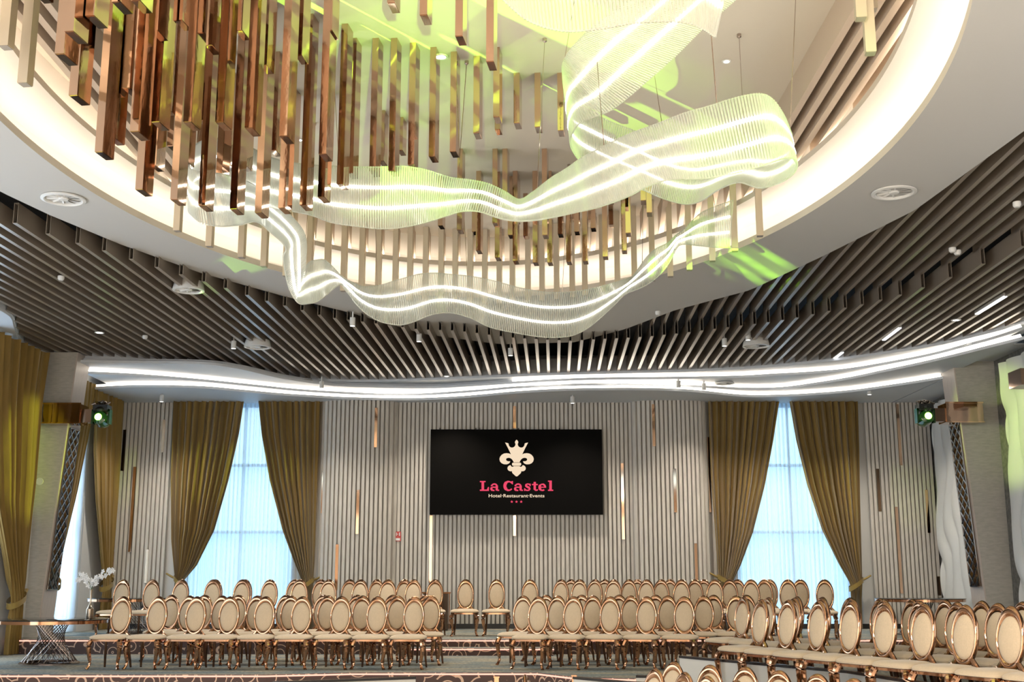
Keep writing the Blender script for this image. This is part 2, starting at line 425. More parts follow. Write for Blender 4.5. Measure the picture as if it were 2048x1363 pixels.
# beige fins between the upper ceiling and the ring
fins = tag(empty('fin_ceiling', (OC[0], OC[1], zr)), 'beige painted fins lining the inside of the lit oval recess', 'ceiling fins')
m0 = []
def ell_y(x, a, bb): 
    q = 1-((x-OC[0])/a)**2
    return OC[1]+bb*math.sqrt(q) if q > 0 else None
xs = [-4.3+.16*k for k in range(6)] + [-3.3+.225*k for k in range(26)] + [2.5+.16*k for k in range(8)]
for x in xs:
    y1 = ell_y(x, OA-.16, OB_-.16); y0 = ell_y(x, OA-.50, OB_-.50)
    if y1 is None: continue
    if y0 is None or abs(x-OC[0]) > 3.35: y0 = 7.0
    m = MB(); X = x-OC[0]; a0, a1 = y0-OC[1], y1-OC[1]; z0 = .93+ -.0; zt = ZC-ZR
    zl = .52
    t = .035
    V = [(X-t, a0, zt), (X-t, a1, zt), (X-t, a1, zl), (X-t, a0, zt-.10), (X+t, a0, zt), (X+t, a1, zt), (X+t, a1, zl), (X+t, a0, zt-.10)]
    if a1-a0 > 1.2: V[3] = (X-t, a0, zl+.1); V[7] = (X+t, a0, zl+.1)
    m.add(V, [(0, 1, 2, 3), (7, 6, 5, 4), (0, 4, 5, 1), (1, 5, 6, 2), (2, 6, 7, 3), (3, 7, 4, 0)])
    m.build('fin', M['fin'], fins)

# ---- wave soffits with light coves
E1 = [(187, 778), (277, 774), (400, 776), (483, 783), (560, 790), (640, 795), (700, 798), (818, 800), (921, 796), (1025, 787), (1110, 782), (1197, 780), (1290, 780), (1380, 783), (1486, 793), (1560, 793), (1624, 790), (1700, 784), (1762, 776), (1830, 766), (1886, 757)]
E2 = [(172, 747), (277, 752), (400, 762), (500, 772), (600, 782), (700, 788), (780, 791), (852, 790), (956, 783), (1025, 777), (1094, 774), (1160, 771), (1232, 771), (1380, 774), (1486, 779), (1560, 778), (1624, 770), (1700, 758), (1762, 745), (1830, 731), (1900, 715), (1980, 695), (2048, 678)]
E3 = [(152, 724), (250, 726), (400, 728), (480, 738), (560, 756), (640, 768), (700, 773), (850, 776), (940, 772), (1025, 767), (1110, 762), (1197, 759), (1290, 758), (1380, 757), (1480, 755), (1550, 751), (1624, 747), (1700, 740), (1796, 724), (1870, 709), (1934, 692), (1990, 677), (2048, 658)]
E4 = [(-60, 585), (0, 620), (22, 636), (28, 655), (40, 682), (70, 703), (110, 712), (160, 716), (250, 719), (350, 726), (440, 737), (520, 749), (600, 759), (700, 763), (800, 762), (900, 758), (1000, 754), (1100, 750), (1250, 746), (1400, 742), (1550, 733), (1700, 717), (1850, 695), (1950, 673), (2048, 648), (2150, 618)]
LZ = [3.69, 3.80, 3.91, 4.02]
def curve_of(E, Z): return catmull([atZ(u, v, Z) for u, v in E], 6)
curves = []
for E, Z in zip((E1, E2, E3, E4), LZ):
    c = curve_of(E, Z); curves.append(c)
names = ['first', 'second', 'third', 'fourth']
for i, c in enumerate(curves):
    m = MB(); Z = LZ[i]+EYE
    def back(p): return (p.x, 25.3)
    B_ = [(*back(p), Z) for p in c]
    if i == 3: B_ = [(p.x, p.y+3.0, Z) if p.x > -7.7 else (-9.6, p.y, Z) for p in c]
    lip = .05
    m.grid([B_, [(p.x, p.y, Z) for p in c], [(p.x, p.y, Z+lip) for p in c], [(p.x, p.y+.07, Z+lip) for p in c]])
    if i < 3:
        m.grid([[(p.x, p.y+.13, Z+lip-.01) for p in c], [(p.x, p.y+.13, LZ[i+1]+EYE) for p in c]])
    else:
        m.grid([[(p.x, p.y+.07, Z+lip) for p in c], [(p.x, p.y+.07, Z+.35) for p in c]])
    struct(m.build('ceiling_wave', M['wave']))
    if i < 3:
        cc = [p for p in c if not (i == 2 and p.x < -.05)]
        m = MB(); m.grid([[(p.x, p.y+.075, Z+lip+.002) for p in cc], [(p.x, p.y+.12, Z+lip+.062) for p in cc]])
        struct(m.build('trim_wave_led', M['led']))
# side fill of the rear soffit towards the walls
m = MB(); m.box((-8.25, 23.5, 4.02+EYE+.012), (1.5, 3.7, .02)); m.box((-8.0, 24.35, 3.69+EYE+.015), (1.0, 2.2, .02)); m.box((8.75, 23.75, 3.69+EYE+.015), (1.1, 3.2, .02)); m.box((8.6, 20.9, 3.93+EYE), (1.6, 2.4, .02)); struct(m.build('ceiling_wave', M['wave']))

# ---- baffles (hollow channels hung under the void)
C2 = [(57, 455), (124, 481), (176, 495), (228, 510), (272, 524), (317, 538), (362, 552), (452, 579), (524, 602), (597, 621), (660, 638), (739, 648), (842, 662), (914, 664), (1025, 678), (1139, 684), (1294, 676), (1362, 669), (1458, 657), (1538, 647), (1593, 638), (1651, 626), (1713, 614), (1784, 597), (1872, 569), (1920, 548), (1989, 521), (2060, 488)]
ZL = 4.07
AX = .036
def along(E, Z):                # list of (x0, y): x0 = position across the room axis
    r = []
    for u, v in E:
        p = atZ(u, v, Z); r.append((p.x-AX*p.y, p.y))
    return sorted(r)
c2 = along(C2, ZL); c4 = sorted((p.x-AX*p.y, p.y) for p in curves[3])
rim = sorted((x-AX*y, y) for x, y in RIM if y > 9.4)
def chan(m, x0, ya, yb, zb, h=.25, w=.055, t=.007):
    P = []
    for y in (ya, yb):
        cx = x0+AX*y
        for q in (0, t):
            P += [(cx-w/2+q, y, zb+q), (cx+w/2-q, y, zb+q), (cx+w/2-q, y, zb+h-q), (cx-w/2+q, y, zb+h-q)]
    Fc = []
    for k in range(4):
        k2 = (k+1) % 4
        Fc += [(k, k2, 8+k2, 8+k), (4+k2, 4+k, 12+k, 12+k2), (k, 4+k, 4+k2, k2), (8+k2, 12+k2, 12+k, 8+k)]
    m.add(P, Fc)
low = tag(empty('baffle_ceiling', (0, 20, ZL+EYE)), 'taupe linear baffles hung low across the hall behind the white oval', 'baffle ceiling')
upp = tag(empty('baffle_ceiling', (0, 18, ZR+EYE)), 'raised taupe baffles running from the right rim of the white oval back to the lower ones', 'baffle ceiling')
for k in range(-47, 46):
    x0 = .1+.2*k
    if x0 < -9.3 or x0 > 8.6: continue
    ya = interp(x0, c2)-.12; yb = interp(x0, c4)+.12
    pc = [(p.x-AX*p.y, p.y) for p in curves[3]]
    hits = [y_a+(y_b-y_a)*(x0-xa)/(xb-xa) for (xa, y_a), (xb, y_b) in zip(pc, pc[1:]) if (xa-x0)*(xb-x0) <= 0 and abs(xb-xa) > 1e-6]
    if x0 < c2[0][0]: ya = max(8, c2[0][1]-(c2[0][0]-x0)*2.2)
    hits.sort()
    if hits: yb = hits[-1]+.12
    if len(hits) > 1 and x0 < -7: ya = hits[-2]+.05
    if x0 > c2[-1][0]: ya = max(8, c2[-1][1] - (x0-c2[-1][0])*1.5)
    if yb-ya < .3: continue
    m = MB(); chan(m, x0, ya-20, yb-20, 0)
    for q, (px, py, pz) in enumerate(m.v): m.v[q] = (px+AX*20, py, pz)
    m.build('baffle', M['baffle'], low)
for k in range(-9, 42):
    x0 = .1+.2*k
    ya = interp(x0, rim)-.25; yb = interp(x0, c2)+.15
    if x0 > rim[-1][0]: ya = 8
    if x0 > c2[-1][0]: yb = max(9, c2[-1][1] - (x0-c2[-1][0])*1.5)+.2
    if yb-ya < .35: continue
    m = MB(); chan(m, x0, ya-18, yb-18, .06)
    for q, (px, py, pz) in enumerate(m.v): m.v[q] = (px+AX*18, py, pz)
    m.build('baffle', M['baffle'], upp)

# ================================================================== CEILING FIXTURES
def diffuser(p, r, label, dn=.0):
    t = tag(empty('air_diffuser', p), label, 'air diffuser', 'round swirl air diffusers')
    m = MB(); m.lathe([(r*.80, dn+.015), (r*.80, -.004), (r*.86, -.016), (r, -.010), (r, .004), (r*.9, dn+.02)], n=40); m.build('rim', M['whitemetal'], t, True)
    m = MB()
    for k in range(10):
        a = 2*PI*k/10; c, s_ = math.cos(a), math.sin(a); c2_, s2 = math.cos(a+.5), math.sin(a+.5)
        m.add([(r*.22*c, r*.22*s_, .0), (r*.79*c, r*.79*s_, .0), (r*.79*c2_, r*.79*s2, .05), (r*.22*c2_, r*.22*s2, .05)], [(0, 1, 2, 3)])
    m.build('vane', M['whitemetal'], t).__setitem__('kind', 'stuff')
    m = MB(); m.lathe([(0, -.012), (r*.2, -.010), (r*.24, .0), (r*.24, .03)], n=24); m.build('hub', M['whitemetal'], t, True)
    m = MB(); m.lathe([(r*.80, .052), (0, .053)], n=24); m.build('backplate', M['darkcopper'], t)
    if dn: 
        m = MB(); m.lathe([(r*.72, .06), (r*.72, .42)], n=24); m.build('duct', M['whitemetal'], t, True)
    return t
for u, v, Z, r, lab, dn in [(127, 396, ZR, .245, 'round swirl air diffuser set in the white ceiling at far left', 0), (1788, 383, ZR, .245, 'round swirl air diffuser set in the white ceiling on the right', 0),
                    (377, 578, ZL-.0, .225, 'round duct-mounted diffuser hanging at the left baffle ends', .1), (515, 692, ZL-.05, .235, 'round diffuser hanging low among the left rear baffles', .1), (1512, 690, ZL-.05, .235, 'round diffuser hanging low among the right rear baffles', .1),
                    (608, 760, 4.0, .2, 'round diffuser in the left wave soffit', 0), (1449, 765, 3.9, .2, 'round diffuser in the right wave soffit', 0)]:
    p = atZ(u, v, Z); p.z -= .012
    diffuser(p, r, lab, dn)
def can(u, v, Z, r, h, lab):
    p = atZ(u, v, Z); t = tag(empty('cylinder_spotlight', p), lab, 'spotlight', 'white cylinder ceiling spots')
    m = MB(); m.lathe([(r*.8, .004), (r, 0), (r, h), (r*.3, h), (r*.3, h+.10), (.0, h+.10)], n=20); m.build('housing', M['whitemetal'], t, True)
    m = MB(); m.lathe([(r*.8, .003), (0, .004)], n=20); m.build('lens', M['spotdot'], t)
for i, (u, v, Z, lab) in enumerate([(323, 803, 3.52, 'white cylinder spot under the rear soffit at far left'), (643, 776, 3.75, 'white cylinder spot over the left drapes, against the wave'), (1145, 806, 3.52, 'white cylinder spot above the black screen'),
                   (1408, 780, 3.72, 'white cylinder spot on the wave right of the screen'), (1357, 775, 3.74, 'grey-lit cylinder spot beside another on the wave, right of centre'), (1739, 789, 3.62, 'white cylinder spot on the wave over the right drape'),
                   (705, 652, 3.95, 'white cylinder spot between baffles left of the glass ribbon bottom'), (838, 683, 3.95, 'lit cylinder spot between baffles under the ribbon'), (1021, 711, 3.95, 'white cylinder spot between the centre baffles'),
                   (1449, 692, 3.95, 'small cylinder spot left of the right baffle diffuser'), (1496, 680, 4.0, 'small bright spot just above the right baffle diffuser'), (467, 697, 3.95, 'small cylinder spot left of the left baffle diffuser')]):
    can(u, v, Z, .045, .14, lab)
for u, v, Z, r, lab in [(199, 665, ZL-.02, .05, 'small bright recessed spot among the far left baffles'), (893, 752, ZL-.02, .04, 'small recessed spot at the rear edge of the centre baffles'), (1912, 640, ZL-.02, .05, 'small bright recessed spot among the far right baffles'),
                   (1453, 123, ZC-.01, .03, 'bright round downlight in the upper ceiling, right of the ribbon loop'), (883, 114, ZC-.01, .045, 'green-tinted downlight in the upper ceiling among the pendants'), (683, 201, ZC-.01, .02, 'tiny downlight in the upper ceiling at left of centre'), (541, 281, ZC-.01, .02, 'tiny downlight glimpsed between the bronze pendants'), (600, 280, ZC-.01, .025, 'small downlight glimpsed right of the bronze pendant cluster')]:
    p = atZ(u, v, Z); t = tag(empty('downlight', p), lab, 'downlight', 'recessed downlights')
    m = MB(); m.lathe([(r, -.002), (r*1.5, -.006), (r*1.6, .005)], n=24); m.build('trim_ring', M['whitemetal'], t, True)
    m = MB(); m.lathe([(r, -.003), (0, -.003)], n=24); m.build('lens', M['spotdot'], t)
for u0, v0, u1, v1, lab in [(1953, 628, 2011, 592, 'long white linear lamp between right baffles, nearest of three'), (1767, 680, 1800, 655, 'white linear lamp between right baffles, middle of three'), (1654, 728, 1685, 704, 'short white linear lamp between right baffles, farthest of three')]:
    a, c = atZ(u0, v0, ZL), atZ(u1, v1, ZL); t = tag(empty('linear_lamp', (a+c)/2), lab, 'linear lamp', 'linear lamps between the baffles')
    d = c-a; an = math.atan2(d.y, d.x)
    m = MB(); m.box((0, 0, .03), (d.length, .06, .05), an); m.build('housing', M['whitemetal'], t)
    m = MB(); m.box((0, 0, -.002), (d.length-.02, .055, .012), an); m.build('diffuser', M['ledbar'], t)
for u, v, Z, lab in [(1905, 500, ZL-.02, 'round white smoke detector with sensor under the right upper baffles'), (1915, 505, ZL-.03, 'tiny white sensor beside the smoke detector on the right baffles'), (2034, 409, ZL-.02, 'tiny white sensor at the far right among the baffles'), (122, 556, ZL-.02, 'tiny white sensor among the far left baffles'), (290, 674, ZL-.02, 'tiny white sensor near the rear of the left baffles'), (1316, 626, ZL, 'tiny white sensor at the white oval rim right of the ribbon')]:
    p = atZ(u, v, Z); m = MB(); m.lathe([(0, -.03), (.03, -.03), (.045, -.01), (.045, .03), (0, .03)], n=16)
    o = m.build('ceiling_sensor', M['whitemetal'], None, True); o.location = p; tag(o, lab, 'ceiling sensor', 'small ceiling sensors')

# ================================================================== PENDANT TUBES
def make_tube(W, D, mm, end):
    t = empty('pendant_tube')
    m = MB(); m.box((0, 0, .5), (W, D, 1)); m.build('tube', mm, t)
    m = MB(); m.box((0, 0, -.002), (W*.9, D*.9, .005)); m.build('end_cap', end, t)
    return t
dark_end = M['brownmirror']
proto_b = make_tube(.062, .185, M['bronze'], dark_end)
proto_c = make_tube(.078, .085, M['champagne'], mat('champagne_end_cap', (.33, .29, .24), .5, .3))
def hang(proto, first, x, y, zb, yaw, label, group):
    o = proto if first else copy_tree(proto)
    o.location = (x, y, zb)
    o.rotation_euler = (0, 0, yaw)
    for ch in o.children:
        if ch.name.startswith('tube'): ch.scale = (1, 1, ZC+EYE-zb)
    tag(o, label, 'pendant tube', group); return o
# bronze cluster: (u, v) of the lower near corner and distance y from the viewer
br = [(110, 107, 7.0), (129, 62, 6.8), (138, 190, 7.6), (171, 31, 6.9), (190, 303, 8.4), (214, 274, 8.8), (260, 262, 7.6), (271, 378, 8.9), (303, 243, 8.2), (341, 398, 9.6), (367, 243, 8.2), (360, 321, 10.2),
      (397, 410, 9.6), (431, 243, 8.3), (460, 417, 9.7), (490, 255, 8.4), (510, 424, 9.8), (557, 415, 9.8), (559, 271, 8.6), (600, 409, 10.1), (638, 307, 8.8), (636, 393, 10.0), (674, 367, 10.3), (393, 312, 11.2),
      (334, 291, 11.2), (224, 3, 7.2), (262, 0, 6.9), (694, 345, 10.6), (739, 341, 10.6), (777, 340, 10.6), (816, 328, 10.7), (858, 312, 10.8), (900, 302, 10.9), (947, 265, 11.0), (987, 233, 10.8),
      (840, 29, 8.6), (911, 71, 8.7), (973, 122, 8.8), (775, 5, 8.6), (1028, 245, 11.4), (1070, 253, 11.4), (1116, 260, 11.4), (795, 300, 12.6), (757, 321, 12.4), (990, 258, 12.6), (450, 330, 11.4), (515, 345, 11.6), (575, 330, 11.8),
      (432, 352, 10.8), (300, 330, 10.4), (645, 300, 11.8), (540, 300, 10.9), (480, 330, 11.0), (322, 215, 9.6), (245, 175, 8.8), (395, 240, 10.0), (150, 10, 7.6), (60, -20, 7.0), (300, 60, 8.0), (350, 40, 8.4), (410, 90, 8.8), (470, 60, 8.6), (520, 130, 9.2), (590, 110, 9.0), (650, 60, 8.8)]
far = [(876, 450), (914, 459), (944, 462), (952, 500), (985, 445), (990, 514), (1016, 469), (1026, 521), (1047, 471), (1066, 524), (1085, 469), (1095, 524), (1116, 467), (1133, 522), (1144, 436), (1149, 462), (1166, 521), (1173, 438), (1182, 455), (1206, 512), (1218, 448), (1244, 500), (1252, 465), (1294, 424),
       (1028, 440), (1005, 420), (1128, 400), (1216, 400), (1242, 380), (1282, 400), (1316, 300)]
for i, (u, v) in enumerate(far):
    y = {0: 14.6, 1: 13.6, 2: 15.3}[i % 3]
    if v > 495: y = 14.4
    if u >= 1216 and v < 430: y = 13.2
    br.append((u, v, y))
order = sorted(range(len(br)), key=lambda i: br[i][0])
GB = 'bronze mirror pendant tubes'
def side(u): return 'left edge' if u < 250 else 'left part' if u < 500 else 'centre-left part' if u < 760 else 'middle' if u < 1000 else 'centre-right part' if u < 1200 else 'right end'
def depth(y): return 'near the viewer' if y < 8.75 else 'midway back' if y < 11.3 else 'far back'
cnt = {}; tot_ = {}
for i in order:
    k = (side(br[i][0]), depth(br[i][2])); tot_[k] = tot_.get(k, 0)+1
for n_, i in enumerate(order):
    u, v, y = br[i]; p = atY(u, v, y); k = (side(u), depth(y)); q = cnt.get(k, 0); cnt[k] = q+1
    w = ORD[q]+' from the left' if tot_[k] > 1 else 'the only one'
    hang(proto_b, n_ == 0, p.x+.04, p.y+.09, p.z, -.14, 'bronze mirror tube, %s in the %s, %s' % (w, *k), GB)
# champagne ring
def ring_far(u):
    k = (u-1024)/2262.0; a, bb = OA-.46, OB_-.5
    A = k*k/a/a + 1/bb/bb; B = -2*(k*OC[0]/a/a + OC[1]/bb/bb); Cc = OC[0]**2/a/a + OC[1]**2/bb/bb - 1
    d = B*B-4*A*Cc; y = (-B+math.sqrt(max(0, d)))/2/A; return k*y, y
ring_u = [620, 656, 689, 725, 758, 792, 821, 852, 883, 911, 941, 970, 999, 1025, 1056, 1084, 1113, 1144, 1169, 1204, 1234, 1268, 1304]
items = [(*ring_far(u), 4.0+EYE) for u in ring_u]
for u, v in [(355, 462), (419, 493), (483, 515), (528, 533), (572, 552), (1341, 553), (1379, 540), (1425, 522), (1470, 502), (1520, 472)]:
    p = atZ(u, v, 4.02); items.append((p.x, p.y, p.z))
for u, v, y in [(1741, 107, 8.3), (1722, 38, 8.2), (50, 169, 8.2), (12, 95, 8.0), (1745, 20, 9.2)]:
    p = atY(u, v, y); items.append((p.x, p.y, p.z))
items.sort(key=lambda q: math.atan2(q[0]-OC[0], q[1]-OC[1]))
for i, (x, y, z) in enumerate(items):
    hang(proto_c, i == 0, x, y, z, -.14, 'champagne pendant tube at the oval rim, %s from the left end' % (ORD[i] if i < len(ORD) else 'thirty-seventh' if i == 36 else 'thirty-eighth'), 'champagne pendant tubes along the oval rim')

# ================================================================== RIBBON CHANDELIER
RW = .56
A_ = [(930, -200, 950, -60, 6.6), (990, -185, 1020, 12, 6.6), (1040, -165, 1065, 45, 6.6), (1110, -150, 1130, 62, 6.6), (1180, -150, 1200, 57, 6.6), (1250, -155, 1265, 46, 6.6), (1320, -160, 1330, 42, 6.6), (1375, -155, 1380, 46, 6.6), (1425, -140, 1410, 60, 6.6), (1470, -110, 1430, 73, 6.6)]
B_s = [(1330, -60, 1470, 0, 8.4), (1240, 15, 1400, 62, 8.8), (1185, 55, 1350, 112, 9.1), (1145, 95, 1290, 165, 9.4), (1127, 125, 1225, 218, 9.7), (1126, 150, 1165, 243, 9.9), (1128, 175, 1145, 265, 10.1), (1133, 200, 1141, 287, 10.4), (1148, 212, 1150, 308, 10.8), (1175, 222, 1166, 325, 11.0), (1225, 245, 1205, 345, 11.2),
      (1270, 262, 1250, 365, 11.3), (1312, 282, 1290, 381, 11.3), (1350, 298, 1330, 398, 11.2), (1395, 305, 1372, 408, 11.), (1440, 300, 1403, 401, 10.8), (1480, 300, 1440, 377, 10.4), (1515, 300, 1478, 364, 10.0), (1545, 298, 1518, 375, 9.6), (1572, 288, 1556, 366, 9.3), (1583, 275, 1584, 349, 9.0), (1579, 258, 1594, 331, 8.8), (1566, 228, 1588, 318, 8.6),
      (1545, 199, 1572, 315, 8.5), (1518, 188, 1545, 323, 8.4), (1471, 196, 1500, 338, 8.4), (1417, 213, 1450, 350, 8.5), (1370, 226, 1400, 357, 8.6), (1309, 250, 1345, 358, 8.8), (1262, 267, 1300, 370, 9), (1218, 287, 1250, 395, 9.3), (1167, 314, 1195, 414, 9.6), (1134, 337, 1155, 423, 9.9), (1100, 358, 1110, 433, 10.2), (1065, 385, 1068, 440, 10.5), (1038, 399, 1030, 441, 10.8),
      (1008, 382, 995, 435, 11), (975, 367, 960, 423, 11), (940, 360, 925, 422, 11), (901, 355, 887, 433, 10.9), (852, 340, 849, 445, 10.8), (810, 333, 806, 454, 10.7), (763, 334, 763, 457, 10.6), (714, 334, 714, 452, 10.6), (665, 332, 665, 445, 10.7), (623, 330, 623, 430, 10.8), (582, 325, 585, 422, 11), (542, 315, 545, 415, 11.3), (503, 296, 505, 405, 11.5), (461, 280, 465, 392, 11.6), (425, 277, 420, 385, 11.4), (395, 287, 387, 395, 11.0),
      (379, 308, 377, 418, 10.5), (377, 332, 386, 432, 10.2), (390, 342, 405, 446, 10.1), (420, 345, 440, 452, 10.2), (460, 352, 480, 449, 10.5), (505, 368, 514, 443, 11), (545, 398, 545, 467, 11.5), (580, 430, 567, 487, 12), (604, 458, 572, 500, 12.3), (612, 482, 567, 512, 12.5), (612, 510, 570, 540, 12.8), (609, 545, 577, 572, 13), (602, 575, 590, 598, 13.1),
      (604, 548, 602, 607, 13.2), (618, 525, 620, 606, 13.3), (634, 520, 636, 602, 13.4), (649, 520, 655, 587, 13.5), (665, 533, 670, 574, 13.6), (681, 550, 682, 568, 13.7), (695, 560, 688, 576, 13.8), (708, 566, 698, 588, 14), (722, 572, 712, 607, 14), (742, 573, 733, 627, 14), (765, 569, 757, 641, 14), (790, 561, 782, 648, 14), (812, 555, 805, 649, 14),
      (839, 548, 828, 643, 14), (870, 546, 863, 629, 14), (905, 549, 901, 625, 14.1), (945, 553, 942, 636, 14.1), (990, 562, 980, 654, 14.2), (1042, 576, 1035, 666, 14.2), (1094, 584, 1090, 674, 14.2), (1146, 583, 1139, 672, 14.2), (1192, 575, 1172, 658, 14.2), (1228, 565, 1200, 636, 14.2), (1255, 557, 1230, 608, 14.2),
      (1266, 552, 1250, 588, 14.2), (1279, 534, 1272, 579, 14.1), (1293, 515, 1297, 567, 14), (1311, 498, 1322, 546, 13.9), (1335, 486, 1341, 520, 13.9), (1352, 470, 1356, 492, 13.9), (1370, 457, 1372, 488, 13.9), (1388, 438, 1391, 490, 13.9), (1405, 424, 1410, 492, 13.9), (1433, 412, 1432, 494, 13.9), (1466, 400, 1459, 495, 13.9)]
def station(s):
    ut, vt, ub, vb, y = s; lo, hi = 0, .4
    def ln(d): return (atY(ut, vt, y+d)-atY(ub, vb, y-d)).length
    sgn = 1
    for _ in range(22):
        mid = (lo+hi)/2
        if ln(mid) < RW: lo = mid
        else: hi = mid
    lo = min(lo, .27)
    return atY(ut, vt, y+lo), atY(ub, vb, y-lo)
rib = tag(empty('ribbon_chandelier', (0, 11, ZC+EYE)), 'huge winding ribbon chandelier of clear glass rods with glowing light lines', 'chandelier')
inv = Matrix.Translation((0, -11, -(ZC+EYE)))
def ribbon(S, chunks):
    T = [station(s) for s in S]
    top = catmull([a for a, b in T], 10); bot = catmull([b for a, b in T], 10)
    # resample by mean arc length
    L = [0]
    for i in range(1, len(top)): L.append(L[-1] + max(.5*((top[i]-top[i-1]).length + (bot[i]-bot[i-1]).length), 1e-5))
    n = int(L[-1]/.0235); R = []; j = 0
    for k in range(n+1):
        d = L[-1]*k/n
        while j < len(L)-2 and L[j+1] < d: j += 1
        f = (d-L[j])/(L[j+1]-L[j]); R.append((top[j].lerp(top[j+1], f), bot[j].lerp(bot[j+1], f)))
    R = [(inv @ a, inv @ b) for a, b in R]
    per = len(R)/chunks
    for c in range(chunks):
        seg = R[int(c*per):int((c+1)*per)]
        m = MB()
        for i, (a, b) in enumerate(seg):
            g = 0
            m.sweep([a.lerp(b, -.01+g*.3), a.lerp(b, 1.01+g*.3)],   .0092, 6, up=(1, 0, 0))
        m.build('glass_band', M['rod'], rib, True)
    for f in (.335, .67):
        P = [a.lerp(b, f) for a, b in R][::4]
        m = MB(); m.sweep(P, .0135, 6); m.build('light_line', M['ribled'], rib)
        off = [(R[min(i*4+1, len(R)-1)][0]-R[max(i*4-1, 0)][0]) for i in range(len(P))]
    for f in (0.0, 1.0):
        P = [a.lerp(b, f) for a, b in R][::3]
        m = MB(); m.sweep(P, .0065, 5); m.build('edge_rail', M['rod'], rib)
    return R
R1 = ribbon(A_, 2); R2 = ribbon(B_s, 14)
m = MB(); cb = MB()
for k in range(12, len(R2), 52):
    a = R2[k][0]
    if abs(a.x) > 4: continue
    m = MB(); top_ = Vector((a.x+.12*math.sin(k), a.y+.1*math.cos(k*2), -.01)); m.sweep([a, top_], .0035, 5); m.build('suspension_wire', M['wire'], rib)
    m = MB(); m.lathe([(.010, -.04), (.022, -.03), (.022, 0)], (top_.x, top_.y, 0), 10); m.build('ceiling_cup', M['wire'], rib)

# ================================================================== DRAPES AND VOILES
def curve_edge(pts, v): return interp(v, [(b_, a_) for a_, b_ in pts])
def drape(name, origin, ang, Lp, Rp, ztop, ztie, zbot, label, tail=1, pleats=9, tieside=1, amp=.075):
    """Lp/Rp: lists (s, z) of the left and right hem positions along the wall; ang = direction of the wall"""
    t = tag(empty(name, (origin[0], origin[1], zbot), ang), label, 'curtain', 'olive gold velvet drapes')
    m = MB(); nu, nv = 180, 70; P = []
    for j in range(nv+1):
        z = ztop+(zbot-ztop)*j/nv
        l = interp(-z, [(-b_, a_) for a_, b_ in Lp]); r = interp(-z, [(-b_, a_) for a_, b_ in Rp])
        w = r-l; w0 = Rp[0][0]-Lp[0][0]
        g = min(1, w/w0); row = []
        dt = abs(z-ztie); am = amp*(.55+.45*g)*(.35+.65*min(1, dt/.35))
        for i in range(nu+1):
            s = i/nu; ph = s*pleats*2*PI
            x = l+w*s + .35*w/pleats/2*math.sin(2*ph+.6)*.5
            y = -am*(math.sin(ph+.5*math.sin(3.1*s*PI)) + .35*math.sin(2.3*ph+1.3+z*.4)) - .07*math.exp(-(dt/.3)**2)*math.cos((s-.5)*PI)
            row.append((x, y-.06, z-zbot))
        P.append(row)
    m.grid(P)
    m.build('drape_cloth', M['drape'], t, True)
    # tie band round the gathered cloth, with its end hooked to the wall
    l = interp(-ztie, [(-b_, a_) for a_, b_ in Lp]); r = interp(-ztie, [(-b_, a_) for a_, b_ in Rp]); w = r-l; c = (l+r)/2
    m = MB(); ring = []
    for k in range(25):
        a = 2*PI*k/24
        ring.append((c+(w/2+.025)*math.cos(a)*1.0, -.06-.13*math.sin(a)*1.0, ztie-zbot + tieside*.10*math.cos(a)+.0))
    m.grid([[(x, y, z+.05) for x, y, z in ring], [(x, y, z) for x, y, z in ring], [(x, y, z-.05) for x, y, z in ring]])
    e = (c+tieside*(w/2+.02)); m.sweep([(e-tieside*.05, -.06, ztie-zbot+.07), (e+tieside*.06, -.05, ztie-zbot+.12), (e+tieside*.17, -.03, ztie-zbot+.18)], [.05, .045, .04], 8, flat=.5)
    m.build('tie_band', M['tie'], t, True)
    return t
def SZ(lst, Y): return [((u-1024)/ray(u, v)[1]*Y, atY(u, v, Y).z) for u, v in lst]
YD = YW-.16
def bdrape(L, R, label, vtie, side_, **k):
    Ls, Rs = SZ(L, YD), SZ(R, YD); zt = atY(1024, vtie, YD).z
    zb = ZB+.01; Ls[-1] = (Ls[-1][0], zb); Rs[-1] = (Rs[-1][0], zb); Ls[0] = (Ls[0][0], TOPZ); Rs[0] = (Rs[0][0], TOPZ)
    drape('velvet_drape', (0, YD), 0, Ls, Rs, TOPZ, zt, zb, label, tieside=side_, **k)
bdrape([(348, 806), (343, 950), (344, 1080), (352, 1160), (346, 1200), (344, 1250)], [(488, 806), (478, 870), (458, 960), (430, 1060), (395, 1130), (368, 1162), (374, 1200), (380, 1250)], 'olive gold drape tied to the left, left side of the left end window', 1164, -1, pleats=10)
bdrape([(517, 806), (524, 870), (540, 960), (566, 1060), (588, 1120), (606, 1164), (604, 1200), (600, 1250)], [(645, 806), (641, 900), (635, 1020), (630, 1120), (627, 1164), (628, 1200), (630, 1250)], 'olive gold drape tied to the right, right side of the left end window', 1168, 1, pleats=9)
bdrape([(1415, 806), (1420, 950), (1430, 1080), (1436, 1160), (1434, 1200), (1430, 1250)], [(1557, 806), (1545, 880), (1528, 970), (1504, 1065), (1480, 1130), (1464, 1162), (1468, 1200), (1474, 1250)], 'olive gold drape tied to the left, left side of the right end window', 1162, -1, pleats=10)
bdrape([(1577, 806), (1590, 880), (1612, 970), (1642, 1060), (1674, 1125), (1698, 1166), (1700, 1200), (1698, 1250)], [(1713, 806), (1716, 900), (1718, 1000), (1721, 1100), (1723, 1166), (1722, 1200), (1724, 1250)], 'olive gold drape tied to the right, right side of the right end window', 1168, 1, pleats=9)
